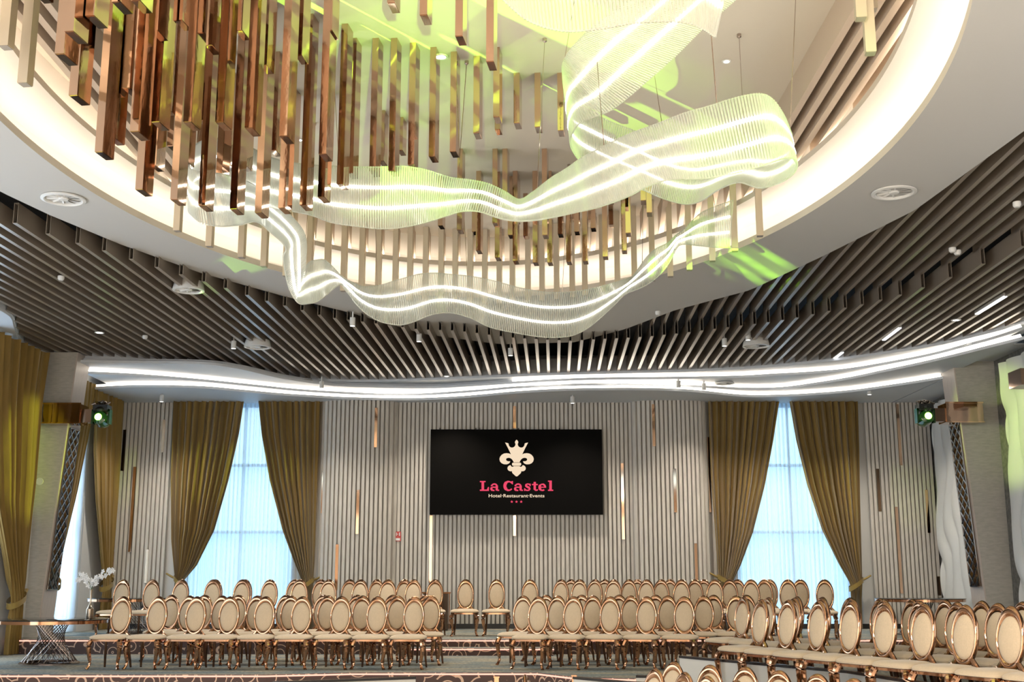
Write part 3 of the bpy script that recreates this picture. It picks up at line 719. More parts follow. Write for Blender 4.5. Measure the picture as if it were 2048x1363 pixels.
# drapes on the left wall: position along the wall measured from the end wall corner
LA = math.atan2(1, .036)         # wall direction (pointing away from viewer)
def wall_s(u, v, lx=.12):       # intersect view ray (plan) with the left wall line
    r = ray(u, v); k = r[0]/r[1]; y = (-9.35+lx)/(k-.036); return y, y*r[2]/r[1]+EYE
def ldrape(L, R, ztop, zbot, vt, label, side_, **k):
    y0 = 21.0; f = 1.0007
    def cv(lst): 
        o_ = []
        for u, v in lst:
            y, z = wall_s(u, v); o_.append(((y-y0)*f, z))
        return o_
    Ls, Rs = cv(L), cv(R)
    Ls[0] = (Ls[0][0], ztop); Rs[0] = (Rs[0][0], ztop); Ls[-1] = (Ls[-1][0], zbot); Rs[-1] = (Rs[-1][0], zbot)
    zt = wall_s(*vt)[1]
    drape('velvet_drape', (xl(y0)+.12, y0), LA, Ls, Rs, ztop, zt, zbot, label, tieside=side_, **k)
ldrape([(-30, 660), (-32, 800), (-20, 1000), (5, 1130), (14, 1195), (12, 1230), (8, 1270)], [(94, 715), (80, 800), (66, 960), (50, 1090), (38, 1195), (36, 1230), (34, 1270)], 5.25, .01, (24, 1200), 'olive gold drape nearest the viewer on the left wall, at the photo edge', 1, pleats=8)
ldrape([(183, 785), (180, 900), (184, 1000), (192, 1080), (200, 1168), (196, 1200), (194, 1226)], [(241, 805), (236, 900), (230, 1000), (222, 1100), (214, 1168), (216, 1200), (218, 1230)], TOPZ, ZB+.01, (206, 1168), 'olive gold drape in the corner of left wall and end wall', 1, pleats=6, amp=.04)
ldrape([(150, 765), (148, 850), (125, 1000), (108, 1100), (100, 1160), (98, 1190), (95, 1230)], [(186, 780), (176, 850), (150, 980), (125, 1080), (104, 1165), (103, 1190), (101, 1230)], TOPZ+.1, ZB+.01, (102, 1165), 'narrow olive gold drape half hidden behind the leaning left pier', -1, pleats=5, amp=.03)
def voile(x0, x1, y, label, rz=0, n=26, loc=None, h=None):
    h = h or (TOPZ-ZB); t = tag(empty('voile_curtain', loc or ((x0+x1)/2, y, ZB+.01), rz), label, 'voile curtain', 'white voile curtains')
    w = x1-x0; m = MB(); nu = 260; rows = []
    for j in range(5):
        z = h*j/4; rows.append([(-w/2+w*i/nu, .03*math.sin(i/nu*n*2*PI+.9*math.sin(i*.11)) + .015*math.sin(i/nu*n*4.6*PI), z) for i in range(nu+1)])
    m.grid(rows); m.build('voile_cloth', M['sheer'], t, True)
voile(XY(380), XY(612), YW+.05, 'white voile curtain glowing blue in the left end window')
voile(XY(1450), XY(1702), YW+.05, 'white voile curtain glowing blue in the right end window')
voile(0, 1.75, 0, 'bright white voile curtain in the left wall window behind the vase', LA, 20, (xl(22.6)-.02, 22.6, ZB+.01), 4.75)
voile(0, 1.8, 0, 'white voile curtain strip at the far left photo edge', LA, 10, (xl(18.8)-.02, 18.8, .02), 4.9)

# ================================================================== PIERS
def pier(sgn, Y, x_wall, xt, xb, depth_, label, lat):
    zt_ = 4.02+EYE+.05 if sgn < 0 else 3.93+EYE
    t = struct(empty('wall_pier', (0, 0, 0)))
    # front face outline (x,z): leaning inner edge
    O = [(x_wall, 0), (xb, 0), (xt, zt_), (x_wall, zt_)]
    if sgn > 0: O = O[::-1]
    m = MB(); m.poly_y(O, Y, Y+depth_); m.build('pier_body', M['stone'], t)
    # lining on the side facing the room
    def sx_(z): return xb+(xt-xb)*z/zt_
    e = -sgn*.012
    m = MB()
    V = []
    for z in (.25, zt_):
        V += [(sx_(z)+e, Y-.004, z), (sx_(z)+e, Y+depth_, z)]
    V2 = [(a-e*2, b_, c) for a, b_, c in V]
    m.add(V+V2, [(0, 1, 3, 2), (4, 6, 7, 5), (0, 2, 6, 4), (1, 5, 7, 3), (0, 4, 5, 1), (2, 3, 7, 6)])
    m.build('pier_lining', M['pink'], t)
    # lattice mirror thing
    z0, z1 = lat; q = tag(empty('lattice_mirror', (sx_((z0+z1)/2), Y, (z0+z1)/2)), label, 'mirror', 'tall lattice mirrors on the piers')
    def pt(a, z, off): return (sx_(z)-sgn*off - sx_((z0+z1)/2), a, z-(z0+z1)/2)
    d0, d1 = depth_*.10, depth_*.86
    m = MB(); m.add([pt(d0, z0, .015), pt(d1, z0, .015), pt(d1, z1, .015), pt(d0, z1, .015), pt(d0, z0, .03), pt(d1, z0, .03), pt(d1, z1, .03), pt(d0, z1, .03)], [(0, 1, 2, 3), (4, 5, 6, 7), (0, 1, 5, 4), (2, 3, 7, 6), (1, 2, 6, 5), (0, 3, 7, 4)])
    m.build('mirror_glass', M['brownmirror'], q)
    m = MB(); n = 13; st = (z1-z0)/n; wd = d1-d0
    for k in range(-1, n+1):
        for a0, za, a1, zb_ in ((d0, z0+k*st, d1, z0+(k+2)*st), (d0, z0+(k+2)*st, d1, z0+k*st)):
            if zb_ > z1 or za > z1 or zb_ < z0 or za < z0: 
                # clip
                pa, pb = [a0, za], [a1, zb_]
                for P_, Q_ in ((pa, pb), (pb, pa)):
                    for lim in (z0, z1):
                        if (lim == z0 and P_[1] < z0 <= Q_[1]) or (lim == z1 and P_[1] > z1 >= Q_[1]):
                            f = (lim-P_[1])/(Q_[1]-P_[1]); P_[0] += (Q_[0]-P_[0])*f; P_[1] = lim
                if min(pa[1], pb[1]) < z0-1e-6 or max(pa[1], pb[1]) > z1+1e-6: continue
                a0, za, a1, zb_ = *pa, *pb
            m.sweep([pt(a0, za, .036), pt(a1, zb_, .036)], .011, 4)
    for a in (d0, d1): m.sweep([pt(a, z0, .036), pt(a, z1, .036)], .013, 4)
    for z in (z0, z1): m.sweep([pt(d0, z, .036), pt(d1, z, .036)], .013, 4)
    m.build('lattice', M['mirror'], q)
    return t, sx_
pl = atY(154, 724, 21.2).x; plb = atY(75, 1237, 21.2).x
_, sxl = pier(-1, 21.2, -8.65, pl, plb, .62, 'tall narrow lattice mirror on the leaning left pier', (atY(100, 1178, 21.35).z, atY(140, 856, 21.35).z))
pr = atY(1907, 730, 21.3).x; prb = atY(1976, 1205, 21.3).x
_, sxr = pier(1, 21.3, 8.92, pr, prb+.02, .62, 'tall narrow lattice mirror on the leaning right pier', (atY(1966, 1172, 21.45).z, atY(1920, 848, 21.45).z))
o = MB(); o.lathe([(0, -.03), (.05, -.03), (.065, -.015), (.065, 0)], n=24)
q = o.build('wall_sensor', M['whitemetal'], None, True); q.location = atY(79, 962, 21.18); q.rotation_euler = (-PI/2+PI, 0, 0); tag(q, 'round white wall sensor on the stone pier beside the left drape', 'wall sensor')

# moving heads on mirrored brackets
def moving_head(c, sgn, lab, lab2):
    t = tag(empty('stage_light', c), lab, 'stage light', 'moving head stage lights')
    m = MB(); m.box((0, 0, .20), (.26, .24, .10)); m.lathe([(.13, .13), (.15, .17), (.10, .25)], n=20); m.build('base', M['black'], t)
    m = MB()
    for s_ in (-1, 1): m.box((s_*.145, 0, .04), (.035, .14, .26))
    m.box((0, 0, .155), (.32, .14, .035)); m.build('yoke', M['greenlit'], t)
    m = MB(); m.lathe([(.05, -.17), (.12, -.14), (.135, -.02), (.14, .10), (.12, .16)], n=24)
    h = m.build('head', M['greenlit'], t, True); h.rotation_euler = (PI/2-.12, 0, 0)
    for v_ in h.data.vertices: v_.co.z = -v_.co.z*1.0
    m = MB(); m.lathe([(0, .0), (.062, .0), (.062, -.01), (0, -.01)], n=24); l = m.build('lens', M['greenlens'], h); l.location = (0, 0, .185)
    m = MB(); m.sweep([(-sgn*.05, 0, .26), (-sgn*.0, .03, .33), (sgn*.12, .02, .30), (sgn*.2, .02, .27)], .018, 8)
    for k in range(14):
        a = k*1.3; m.sweep([(.10*math.cos(a), .06*math.sin(a), .24), (.13*math.cos(a+1), .08*math.sin(a+1), .31), (.08*math.cos(a+2), .07*math.sin(a+2), .28)], .012, 6)
    m.build('cable', M['wire'], t)
    bk = tag(empty('lamp_bracket', (c[0]+sgn*.30, c[1], c[2]+.0)), lab2, 'bracket', 'mirrored lamp brackets')
    m = MB(); m.box((sgn*.40, .14, .10), (.66, .42, .34)); m.build('mirrored_arm', M['bronze'], bk)
    m = MB(); m.box((sgn*.40, -.075, .275), (.68, .02, .03)); m.box((sgn*.40, -.075, -.075), (.68, .02, .02)); m.build('arm_edging', M['gold'], bk)
    m = MB(); m.box((-sgn*.04, .05, .06), (.22, .16, .24)); m.build('mount', M['brownmirror'], bk)
cl = atY(203, 838, 20.85); cr_ = atY(1850, 836, 20.95)
moving_head(tuple(cl), -1, 'moving head stage light with green lens by the left pier', 'mirrored bracket holding the left stage light')
moving_head(tuple(cr_), 1, 'moving head stage light with green lens by the right pier', 'mirrored bracket holding the right stage light')
G = (.45, 1, .06)
spot('green_beam', (cl.x, cl.y-.4, cl.z), (-.7, 11.6, ZC+EYE), 2500, G, 8, .6)
spot('green_beam', (cr_.x, cr_.y-.4, cr_.z), (-.2, 11.4, ZC+EYE), 2500, G, 8, .6)
spot('green_beam', (-5.6, 4.5, 2.4), (-.3, 11.0, ZC+EYE), 14000, G, 22, .8)  # unseen spot added to green the upper ceiling
spot('green_beam', (5.8, 4.0, 2.2), (-.6, 11.4, ZC+EYE), 2400, (.5, 1, .10), 22, .8)  # another added green spot, out of view on the right
spot('green_beam', (-.2, 3.3, 3.25), (-1.2, 11.4, ZC+EYE), 3800, (.45, 1, .08), 19, .9)  # added green spot overhead, out of view, for the same ceiling
spot('green_beam', (cr_.x-.1, cr_.y-.4, cr_.z), (-8.5, 20.4, 3.3), 9000, (.8, 1, .08), 9, .5)
spot('green_beam', (cl.x+.1, cl.y-.4, cl.z), (8.9, 20.6, 3.9), 6500, (.75, 1, .2), 9, .6)
spot('green_beam', (cr_.x-.1, cr_.y-.4, cr_.z), (-6.9, 24.9, 3.4), 4500, (.75, 1, .15), 6, .8)
spot('green_beam', (cl.x+.1, cl.y-.4, cl.z), (7.6, 24.9, 3.0), 3500, (.75, 1, .15), 6, .8)
# a third head hangs unseen above the frame and throws the striped patch on the white ceiling
for u0, v0, u1, v1, pw in [(1396, 523, 1455, 552, 5000), (1432, 509, 1532, 572, 9000), (1464, 500, 1567, 565, 9000), (1495, 484, 1579, 534, 8000)]:
    pa, pb = atZ(u0, v0, ZR), atZ(u1, v1, ZR)
    for f in (.12, .37, .62, .87):
        spot('green_beam', (-3.8, 4.3, 2.6), pa.lerp(pb, f), pw*2.6, (.4, 1, .02), .75, 1.0, .01)
spot('green_beam', (-3.8, 4.3, 2.6), atZ(1495, 524, ZR), 1500, (.35, 1, .05), 5.5, .9)
# relief panels on the right wall
def relief(y0, y1, z0, z1, label, off=.06):
    t = tag(empty('relief_panel', (xr((y0+y1)/2)-off, (y0+y1)/2, z0)), label, 'wall panel', 'white wavy relief wall panels')
    m = MB(); rows = []; n = 60; mm = 46
    for j in range(n+1):
        z = (z1-z0)*j/n; row = []
        for i in range(mm+1):
            y = y0+(y1-y0)*i/mm
            a = (y*5.2+.8*math.sin(z*2.4)); d = .09*abs(math.sin(a*1.1+.6*math.sin(z*4+y*3)))**.8
            ed = .10*math.sin(z*3.0)*(1 if i == 0 else 0)
            row.append((xr(y)-xr((y0+y1)/2)-d, y-(y0+y1)/2+ed*.5, z))
        rows.append(row)
    m.grid(rows); m.box((off*.5+.0, 0, (z1-z0)/2), (.02, (y1-y0)*.9, (z1-z0)*.96), -.13)
    m.build('relief_surface', M['wavypanel'], t, True)
relief(22.1, 24.65, .5, 4.85, 'white wavy relief panel on dark stone behind the right lattice pier')
relief(18.6, 20.75, .3, 5.05, 'white wavy relief panel at the right photo edge')
o = MB(); o.box((0, 0, 0), (.35, .5, .28)); q = o.build('lamp_bracket', M['brownmirror']); q.location = atY(2050, 757, 19.6); tag(q, 'mirrored bracket end at the far right above the relief panel', 'bracket', 'mirrored lamp brackets')

# ================================================================== WALL ITEMS
gold = [(256, 859, 941, 'upper left, beside the corner drape'), (333, 839, 904, 'high, just left of the left end window drape'), (281, 933, 1103, 'tall, bright white from reflected daylight, far left'), (249, 1103, 1165, 'low, at the far left corner'), (316, 1098, 1165, 'low, left of the left end window'),
        (653, 942, 1026, 'right of the left window drape'), (684, 1088, 1180, 'low, on the left bay'), (722, 979, 1067, 'mid height on the left bay'), (754, 815, 894, 'top of the left bay'), (866, 1030, 1165, 'long, below the left corner of the screen'), (1029, 812, 856, 'above the screen'),
        (1029, 1030, 1071, 'just below the screen'), (1241, 926, 1078, 'tall, right of the screen'), (1305, 808, 892, 'top of the right bay'), (1344, 937, 1024, 'mid height on the right bay'), (1381, 1086, 1165, 'low, on the right bay'), (1412, 874, 1024, 'tall, beside the right window left drape'),
        (1744, 937, 1022, 'upper one right of the right window'), (1776, 1013, 1186, 'tall low one right of the right window'), (1837, 979, 1065, 'near the right stone wall'), (1791, 808, 930, 'top, right of the right window'), (1849, 1152, 1190, 'low in the right corner')]
for u, v0, v1, lab in gold:
    x = (u-1024)/2313*YW; y = wprof(x)-.062 if XY(620) < x < XY(1432) else YW-.07
    z0, z1 = atY(u, v1, y).z, atY(u, v0, y).z; z0 = max(z0, ZB+.02)
    m = MB(); m.box((0, 0, (z1-z0)/2), (.058, .022, z1-z0)); o = m.build('gold_wall_strip', M['gold']); o.location = (x*y/YW, y-.008, z0)
    tag(o, 'vertical rose gold mirror strip on the slatted end wall, ' + lab, 'wall strip', 'rose gold strips on the slatted end wall')
sg = atY(796, 1072, YW-.09); t = tag(empty('fire_sign', sg), 'small red and white fire equipment sign on the slatted wall', 'sign')
m = MB(); m.box((0, 0, 0), (.125, .01, .20)); m.build('sign_plate', M['red'], t)
m = MB(); m.box((0, -.008, -.06), (.09, .004, .05)); m.box((-.03, -.008, .045), (.012, .004, .07)); m.box((-.01, -.008, .045), (.03, .004, .01)); m.box((.032, -.008, .045), (.02, .004, .07)); m.build('sign_print', M['signwhite'], t)

# ---- screen
YS = YW-.28
c = atY(1032.6, 942.5, YS); hw, hh = 339.5/2313*YS/2, (atY(1032, 857.5, YS).z-atY(1032, 1027.5, YS).z)/2
scr = tag(empty('led_screen', c), 'large black wall screen showing a cream crest and pink lettering', 'screen')
m = MB(); m.box((0, .06, 0), (2*hw, .12, 2*hh)); m.build('screen_panel', M['screen'], scr)
m = MB()
for x in (-1.62, -.86, -.78, .05, .92): m.box((x, .04, hh+.015), (.03, .04, .03))
m.build('hanging_clip', M['black'], scr)
def LP(px, py):                 # logo sketch coordinates -> screen plane
    u, v = px/8.517+940, py/8.517+860; p = atY(u, v, YS); return (p.x-c.x, p.z-c.z)
from mathutils.geometry import tessellate_polygon
def flat(name, polys, mm, y=-.004):
    m = MB()
    for P in polys:
        V = [Vector((a, b_, 0)) for a, b_ in P]; tri = tessellate_polygon([V]); m.add([(a, y, b_) for a, b_ in P], [tuple(q) for q in tri])
    return m.build(name, mm, scr)
H = [(794, 160), (808, 172), (824, 200), (818, 222), (812, 238), (822, 268), (845, 288), (872, 295), (902, 288), (924, 262), (930, 240), (930, 226), (952, 216), (990, 208), (940, 305), (890, 408), (925, 394), (965, 389), (1010, 395), (1050, 418), (1078, 455), (1087, 492), (1076, 532), (1050, 560), (1012, 577), (965, 580), (930, 568), (910, 548), (902, 527), (925, 528), (952, 524), (972, 508), (974, 490), (960, 474), (930, 468), (900, 474), (872, 494), (855, 520), (842, 545)]
H2 = [(794, 609), (842, 609), (856, 620), (878, 620), (890, 606), (897, 592), (922, 600), (943, 620), (951, 645), (944, 672), (925, 690), (900, 698), (870, 697), (873, 712), (862, 733), (840, 752), (820, 772), (806, 783), (794, 784)]
def sym(H_): return H_ + [(1588-a, b_) for a, b_ in reversed(H_) if a > 794.5]
bar = [(730, 551), (858, 551), (870, 560), (873, 577), (870, 594), (858, 602), (730, 602), (718, 594), (715, 577), (718, 560)]
flat('crest', [[LP(*p) for p in Q] for Q in (sym(H), sym(H2), bar)], M['logo'])
# serif lettering drawn as strokes
def stroke(P, w):               # polyline with widths -> quads
    out = []; n = len(P); L_ = []; R_ = []
    W = w if isinstance(w, list) else [w]*n
    for i, (x, y) in enumerate(P):
        x0, y0 = P[max(i-1, 0)]; x1, y1 = P[min(i+1, n-1)]; d = math.hypot(x1-x0, y1-y0); nx, ny = -(y1-y0)/d, (x1-x0)/d
        L_.append((x+nx*W[i]/2, y+ny*W[i]/2)); R_.append((x-nx*W[i]/2, y-ny*W[i]/2))
    for i in range(n-1): out.append([L_[i], L_[i+1], R_[i+1], R_[i]])
    return out
def rect(x0, y0, x1, y1): return [[(x0, y0), (x1, y0), (x1, y1), (x0, y1)]]
def arc(cx, cy, rx, ry, a0, a1, n=14): return [(cx+rx*math.cos(math.radians(a0+(a1-a0)*i/n)), cy+ry*math.sin(math.radians(a0+(a1-a0)*i/n))) for i in range(n+1)]
B0 = 1032   # base line
def L_L(x): return rect(x+28, 862, x+72, B0) + rect(x, 862, x+98, 884) + rect(x, 1008, x+155, B0) + [[(x+118, 1010), (x+138, 965), (x+156, 965), (x+155, 1030)]]
def L_a(x): return stroke(arc(x+70, 945, 42, 30, 200, 350), [26]+[26]*13+[36]) + rect(x+92, 940, x+132, B0-6) + stroke(arc(x+58, 995, 40, 28, 0-70, -290, 14), [22]*5+[38]*6+[24]*4) + rect(x+118, 1010, x+152, B0) + stroke([(x+95, 968), (x+60, 972)], 20) + rect(x+10, 930, x+40, 952)
def L_C(x): return stroke(arc(x+88, 947, 66, 74, -40, -320, 24), [24]*5+[34]*3+[52]*9+[34]*3+[24]*5) + [[(x+128, 868), (x+160, 862), (x+160, 920), (x+140, 918)]]
def L_s(x): return stroke([(x+105, 935), (x+85, 916), (x+58, 914), (x+36, 926), (x+34, 944), (x+56, 962), (x+88, 978), (x+98, 998), (x+86, 1018), (x+56, 1024), (x+30, 1016), (x+14, 996)], [18, 22, 24, 30, 36, 38, 38, 34, 26, 22, 22, 18]) + rect(x+96, 908, x+116, 950) + rect(x+4, 985, x+22, 1032)
def L_t(x): return rect(x+28, 878, x+68, 1012) + rect(x, 912, x+100, 934) + stroke([(x+48, 995), (x+60, 1018), (x+84, 1020), (x+102, 1010)], [36, 30, 24, 18])
def L_e(x): return stroke(arc(x+68, 970, 48, 52, -5, -310, 22), [32]*6+[24]*4+[42]*7+[26]*6) + rect(x+36, 960, x+132, 978)
def L_l(x): return rect(x+22, 855, x+66, B0) + rect(x, 1010, x+90, B0) + rect(x, 855, x+40, 876)
for Q_ in (L_L(168), L_a(345), L_C(572), L_a(750), L_s(918), L_t(1055), L_e(1165), L_l(1328)):
    flat('letter', [[LP(*p) for p in Q] for Q in Q_], M['pinktext'], -.005)
def star(cx, cy, r): return [(cx+(r if k % 2 == 0 else r*.42)*math.sin(k*PI/5), cy-(r if k % 2 == 0 else r*.42)*math.cos(k*PI/5)) for k in range(10)]
flat('stars', [[LP(*p) for p in star(x, 1216, 27)] for x in (712, 792, 872)], M['pinktext'], -.005)
cu = bpy.data.curves.new('subtitle', 'FONT'); cu.body = 'Hotel\u00b7Restaurant\u00b7Events'; cu.align_x = 'CENTER'; cu.size = 1; cu.offset = .012; cu.space_character = 1.02
to = bpy.data.objects.new('subtitle', cu); COL.objects.link(to)
me = bpy.data.meshes.new_from_object(to.evaluated_get(bpy.context.evaluated_depsgraph_get())); bpy.data.objects.remove(to)
xsz = max(v_.co.x for v_ in me.vertices)-min(v_.co.x for v_ in me.vertices)
p0, p1 = LP(318, 1140), LP(1268, 1140); k = (p1[0]-p0[0])/xsz; kh = (LP(0, 1085)[1]-LP(0, 1140)[1])/.70
me.materials.clear(); me.materials.append(M['logo'])
xm = (max(v_.co.x for v_ in me.vertices)+min(v_.co.x for v_ in me.vertices))/2
for v_ in me.vertices: v_.co = Vector(((v_.co.x-xm)*k+(p0[0]+p1[0])/2, -.005, v_.co.y*kh+p0[1]))
so = bpy.data.objects.new('subtitle', me); COL.objects.link(so); so.parent = scr

# ================================================================== FURNITURE
def table(loc, label, R=.82, H_=.655):
    t = tag(empty('round_table', loc), label, 'table', 'round tables with wire bases')
    m = MB(); m.lathe([(0, H_-.012), (R-.02, H_-.012), (R, H_-.008), (R, H_), (R-.01, H_+.004), (0, H_+.004)], n=64); m.build('glass_top', M['glasstop'], t, True)
    m = MB(); m.lathe([(R-.03, H_-.013), (R-.012, H_-.013), (R-.012, H_-.058), (R-.03, H_-.058), (R-.03, H_-.013)], n=64); m.build('rim', M['copper'], t, True)
    m = MB(); n = 27
    for dr in (1, -1):
        for k in range(n):
            a0 = 2*PI*k/n; a1 = a0+dr*1.9
            P = []
            for j in range(2): P.append(((.40 if j == 0 else .27)*math.cos(a0 if j == 0 else a1), (.40 if j == 0 else .27)*math.sin(a0 if j == 0 else a1), .03+j*(H_-.06)))
            m.sweep(P, .0042, 5)
    m.build('wire_base', M['wire'], t)
    m = MB(); m.lathe([(.36, .0), (.435, .0), (.435, .018), (.40, .035), (.36, .035), (.36, 0)], n=48); m.build('foot_ring', M['wire'], t, True)
    m = MB(); m.lathe([(.24, H_-.05), (.29, H_-.05), (.29, H_-.015), (.24, H_-.015), (.24, H_-.05)], n=40); m.build('top_ring', M['wire'], t, True)
    return t
ta = Vector(((104-1024)/2410*18.3, 18.3, 0)); table(ta, 'round dark glass table with wire base at left, holding the orchid vase')
table(((268-1024)/2390*22.7, 22.7, ZB), 'round dark glass table on the rear platform behind the left chairs')
table(((1840-1024)/2400*22.4, 22.4, ZB), 'round dark glass table on the rear platform at the right pier')
# vase with orchids
vp = Vector(((181-1024)/2400*18.2, 18.2, .66)); vz = tag(empty('orchid_vase', vp), 'bronze bottle vase with white orchid sprays on the left glass table', 'vase')
m = MB(); m.lathe([(.0, 0), (.050, 0), (.055, .01), (.056, .13), (.058, .15), (.04, .175), (.016, .22), (.012, .32), (.018, .42), (.024, .44), (.014, .44)], n=24); m.build('vase_body', mat('brushed_bronze_vase', (.45, .38, .30), .25, 1), vz, True)
sprays = [[(0, 0, .43), (-.05, 0, .55), (-.13, -.02, .62), (-.2, 0, .63)], [(0, 0, .43), (.04, 0, .56), (.14, .02, .66), (.27, .02, .70)], [(0, 0, .43), (.01, .02, .52), (.06, .04, .58)]]
for S in sprays:
    C_ = catmull([Vector(p) for p in S], 6); m = MB(); m.sweep(C_, .004, 5); m.build('stem', mat('green_stem', (.08, .13, .05), .6), vz)
fl = MB()
def flower(m, c_, r, a, e):
    Mx = Matrix.Translation(c_) @ Matrix.Rotation(a, 4, 'Z') @ Matrix.Rotation(e, 4, 'X')
    for k in range(5):
        b0 = 2*PI*k/5; V = [(0, 0, 0)]
        for q in range(-2, 3):
            aa = b0+q*.24; rr = r*(1-.12*q*q*.6); V.append((rr*math.cos(aa), -.25*rr*abs(q)*.3-.01, rr*math.sin(aa)))
        m.add([Mx @ Vector(v_) for v_ in V], [(0, i, i+1) for i in range(1, 5)])
random.seed(3)
for si, S in enumerate(sprays):
    C_ = catmull([Vector(p) for p in S], 8)
    for k in range(6, len(C_), 2):
        m = MB()
        for _ in range(2):
            flower(m, C_[k]+Vector((random.uniform(-.04, .04), random.uniform(-.04, .04), random.uniform(-.06, .045))), .040, random.uniform(-.8, .8), random.uniform(-.5, .5))
        m.build('blossom', M['petal'], vz)
# low dark cabinet at the end wall
cp = Vector(((873-1024)/2390*24.2, 24.2, ZB)); cb = tag(empty('bar_cabinet', cp), 'dark bronze cabinet standing against the end wall below the screen', 'cabinet')
m = MB(); m.box((0, 0, .37), (.50, .45, .70)); m.build('cabinet_body', M['cabinet'], cb)
m = MB(); m.box((0, 0, .735), (.60, .5, .03)); m.build('cabinet_top', M['copper'], cb)
m = MB()
for x in (-.28, -.13, .0, .13, .28): m.box((x, -.235, .37), (.014, .02, .70))
m.build('metal_bars', M['copper'], cb)

# ---- chairs
def ellipse_ring(m, ax, az, ix, iz, cz, icz, y0, y1, n=44):
    rows = []
    prof = [(0, (y0+y1)/2), (.10, y0*.62), (.3, y0*.92), (.55, y0), (.8, y0*.85), (1, y0*.4), (1, y1*.4), (.8, y1*.85), (.55, y1), (.3, y1*.92), (.10, y1*.62)]
    for f, y in prof:
        rows.append([(math.cos(2*PI*k/n)*(ax+(ix-ax)*f), y, (cz+(icz-cz)*f)+math.sin(2*PI*k/n)*(az+(iz-az)*f)) for k in range(n)])
    rows.append(rows[0]); m.grid(rows, closed=True)
def make_chair():
    t = empty('banquet_chair')
    # seat cushion
    m = MB(); rows = []; n = 40
    for f, z in [(.0, .478), (.45, .477), (.75, .470), (.92, .456), (1.0, .436), (.985, .418), (.93, .412), (0, .412)]:
        row = []
        for k in range(n):
            a = 2*PI*k/n; ca, sa = math.cos(a), math.sin(a); e = .42
            x = math.copysign(abs(ca)**e, ca)*.250; y = math.copysign(abs(sa)**e, sa)*.225
            x *= (1.0 - .10*(y/.225)) if True else 1
            row.append((x*f, y*f-.01, z))
        rows.append(row)
    m.grid(rows, closed=True); m.build('seat', M['cream'], t, True)
    m = MB(); rows = []
    for f, z in [(.0, .411), (.95, .411), (.95, .385), (.90, .385), (.88, .405), (0, .405)]:
        row = []
        for k in range(n):
            a = 2*PI*k/n; ca, sa = math.cos(a), math.sin(a); e = .42
            x = math.copysign(abs(ca)**e, ca)*.250; y = math.copysign(abs(sa)**e, sa)*.225
            x *= (1.0 - .10*(y/.225)); row.append((x*f, y*f-.01, z))
        rows.append(row)
    m.grid(rows, closed=True); m.build('seat_rail', M['copper'], t, True)
    TL = Matrix.Translation((0, .215, .46)) @ Matrix.Rotation(-.13, 4, 'X') @ Matrix.Translation((0, 0, -.46))
    m = MB(); ellipse_ring(m, .160, .286, .131, .204, .724, .714, -.024, .024); m.v = [tuple(TL @ Vector(v_)) for v_ in m.v]; m.build('back_frame', M['copper'], t, True)
    m = MB(); rows = []
    for f, y in [(0, -.050), (.45, -.047), (.8, -.036), (.96, -.02), (1.0, -.006), (1.0, .006), (.96, .02), (.8, .036), (.45, .047), (0, .050)]:
        rows.append([(math.cos(2*PI*k/36)*.134*f, y*.75, .714+math.sin(2*PI*k/36)*.207*f) for k in range(36)])
    m.grid(rows, closed=True); m.v = [tuple(TL @ Vector(v_)) for v_ in m.v]; m.build('back_pad', M['cream'], t, True)
    for s in (-1, 1):
        m = MB(); m.sweep([(s*.085, .222, .52), (s*.12, .22, .475), (s*.165, .21, .44), (s*.19, .19, .40)], [.024, .028, .024, .018], 8); m.build('back_bracket', M['copper'], t, True)
    for s in (-1, 1):
        m = MB(); P = catmull([Vector(p) for p in ((s*.205, -.19, .395), (s*.232, -.212, .33), (s*.225, -.205, .21), (s*.208, -.195, .09), (s*.222, -.215, .03), (s*.238, -.235, .0))], 4)
        R_ = [interp(i/(len(P)-1), [(0, .032), (.2, .040), (.4, .029), (.65, .020), (.82, .020), (1, .026)]) for i in range(len(P))]
        m.sweep(P, R_, 8); m.build('front_leg', M['copper'], t, True)
    for s in (-1, 1):
        m = MB(); P = [(s*.175, .18, .40), (s*.182, .20, .22), (s*.20, .245, .0)]; m.sweep(P, [.023, .020, .015], 6); m.build('rear_leg', M['darkcopper'], t, True)
    return t
chair0 = make_chair(); used = [False]
def put_chair(x, y, z, rz, label, group):
    o = copy_tree(chair0) if used[0] else chair0
    used[0] = True; o.location = (x, y, z); o.rotation_euler = (0, 0, rz)
    tag(o, label, 'chair', group)
def row(us, y, z, rz, desc, group, jit=.02):
    n = len(us)
    for i, u in enumerate(us):
        yy = y[i] if isinstance(y, list) else y
        r = rz[i] if isinstance(rz, list) else rz
        k = 2345-(-.0); zz = z+.75-EYE
        den = (F*CT + .0) ; vz_ = 1155 - (zz)/yy*2343; x = (u-1024)/ray(u, vz_)[1]*(yy+.23)
        w = ORD[i]+' from the left' if n > 1 else 'standing alone'
        put_chair(x, yy, z, r+random.uniform(-jit, jit), 'oval-back chair, %s, %s' % (w, desc), group)
random.seed(11)
GL, GR, GBk, GB2, GF = 'chairs of the left block', 'chairs of the centre-right block', 'chairs on the rear platform', 'chairs of the right raised block', 'chairs down on the hall floor'
row([237, 309, 387, 453, 524, 598, 676, 749, 823], 17.35, 0, -.14, 'front row of the left block', GL)
row([372, 436, 507, 575, 650, 719, 789, 857], 18.15, 0, -.14, 'second row of the left block', GL)
row([336, 402, 470, 565, 640, 708, 779, 846], 18.95, 0, -.14, 'third row of the left block', GL)
row([1064, 1134, 1208, 1281, 1357], 17.35, 0, -.36, 'front row of the centre-right block', GR)
row([1034, 1103, 1174, 1250, 1324, 1396, 1462], 18.15, 0, -.36, 'second row of the centre-right block', GR)
row([1081, 1152, 1227, 1300, 1416, 1482], 18.95, 0, -.36, 'third row of the centre-right block', GR)
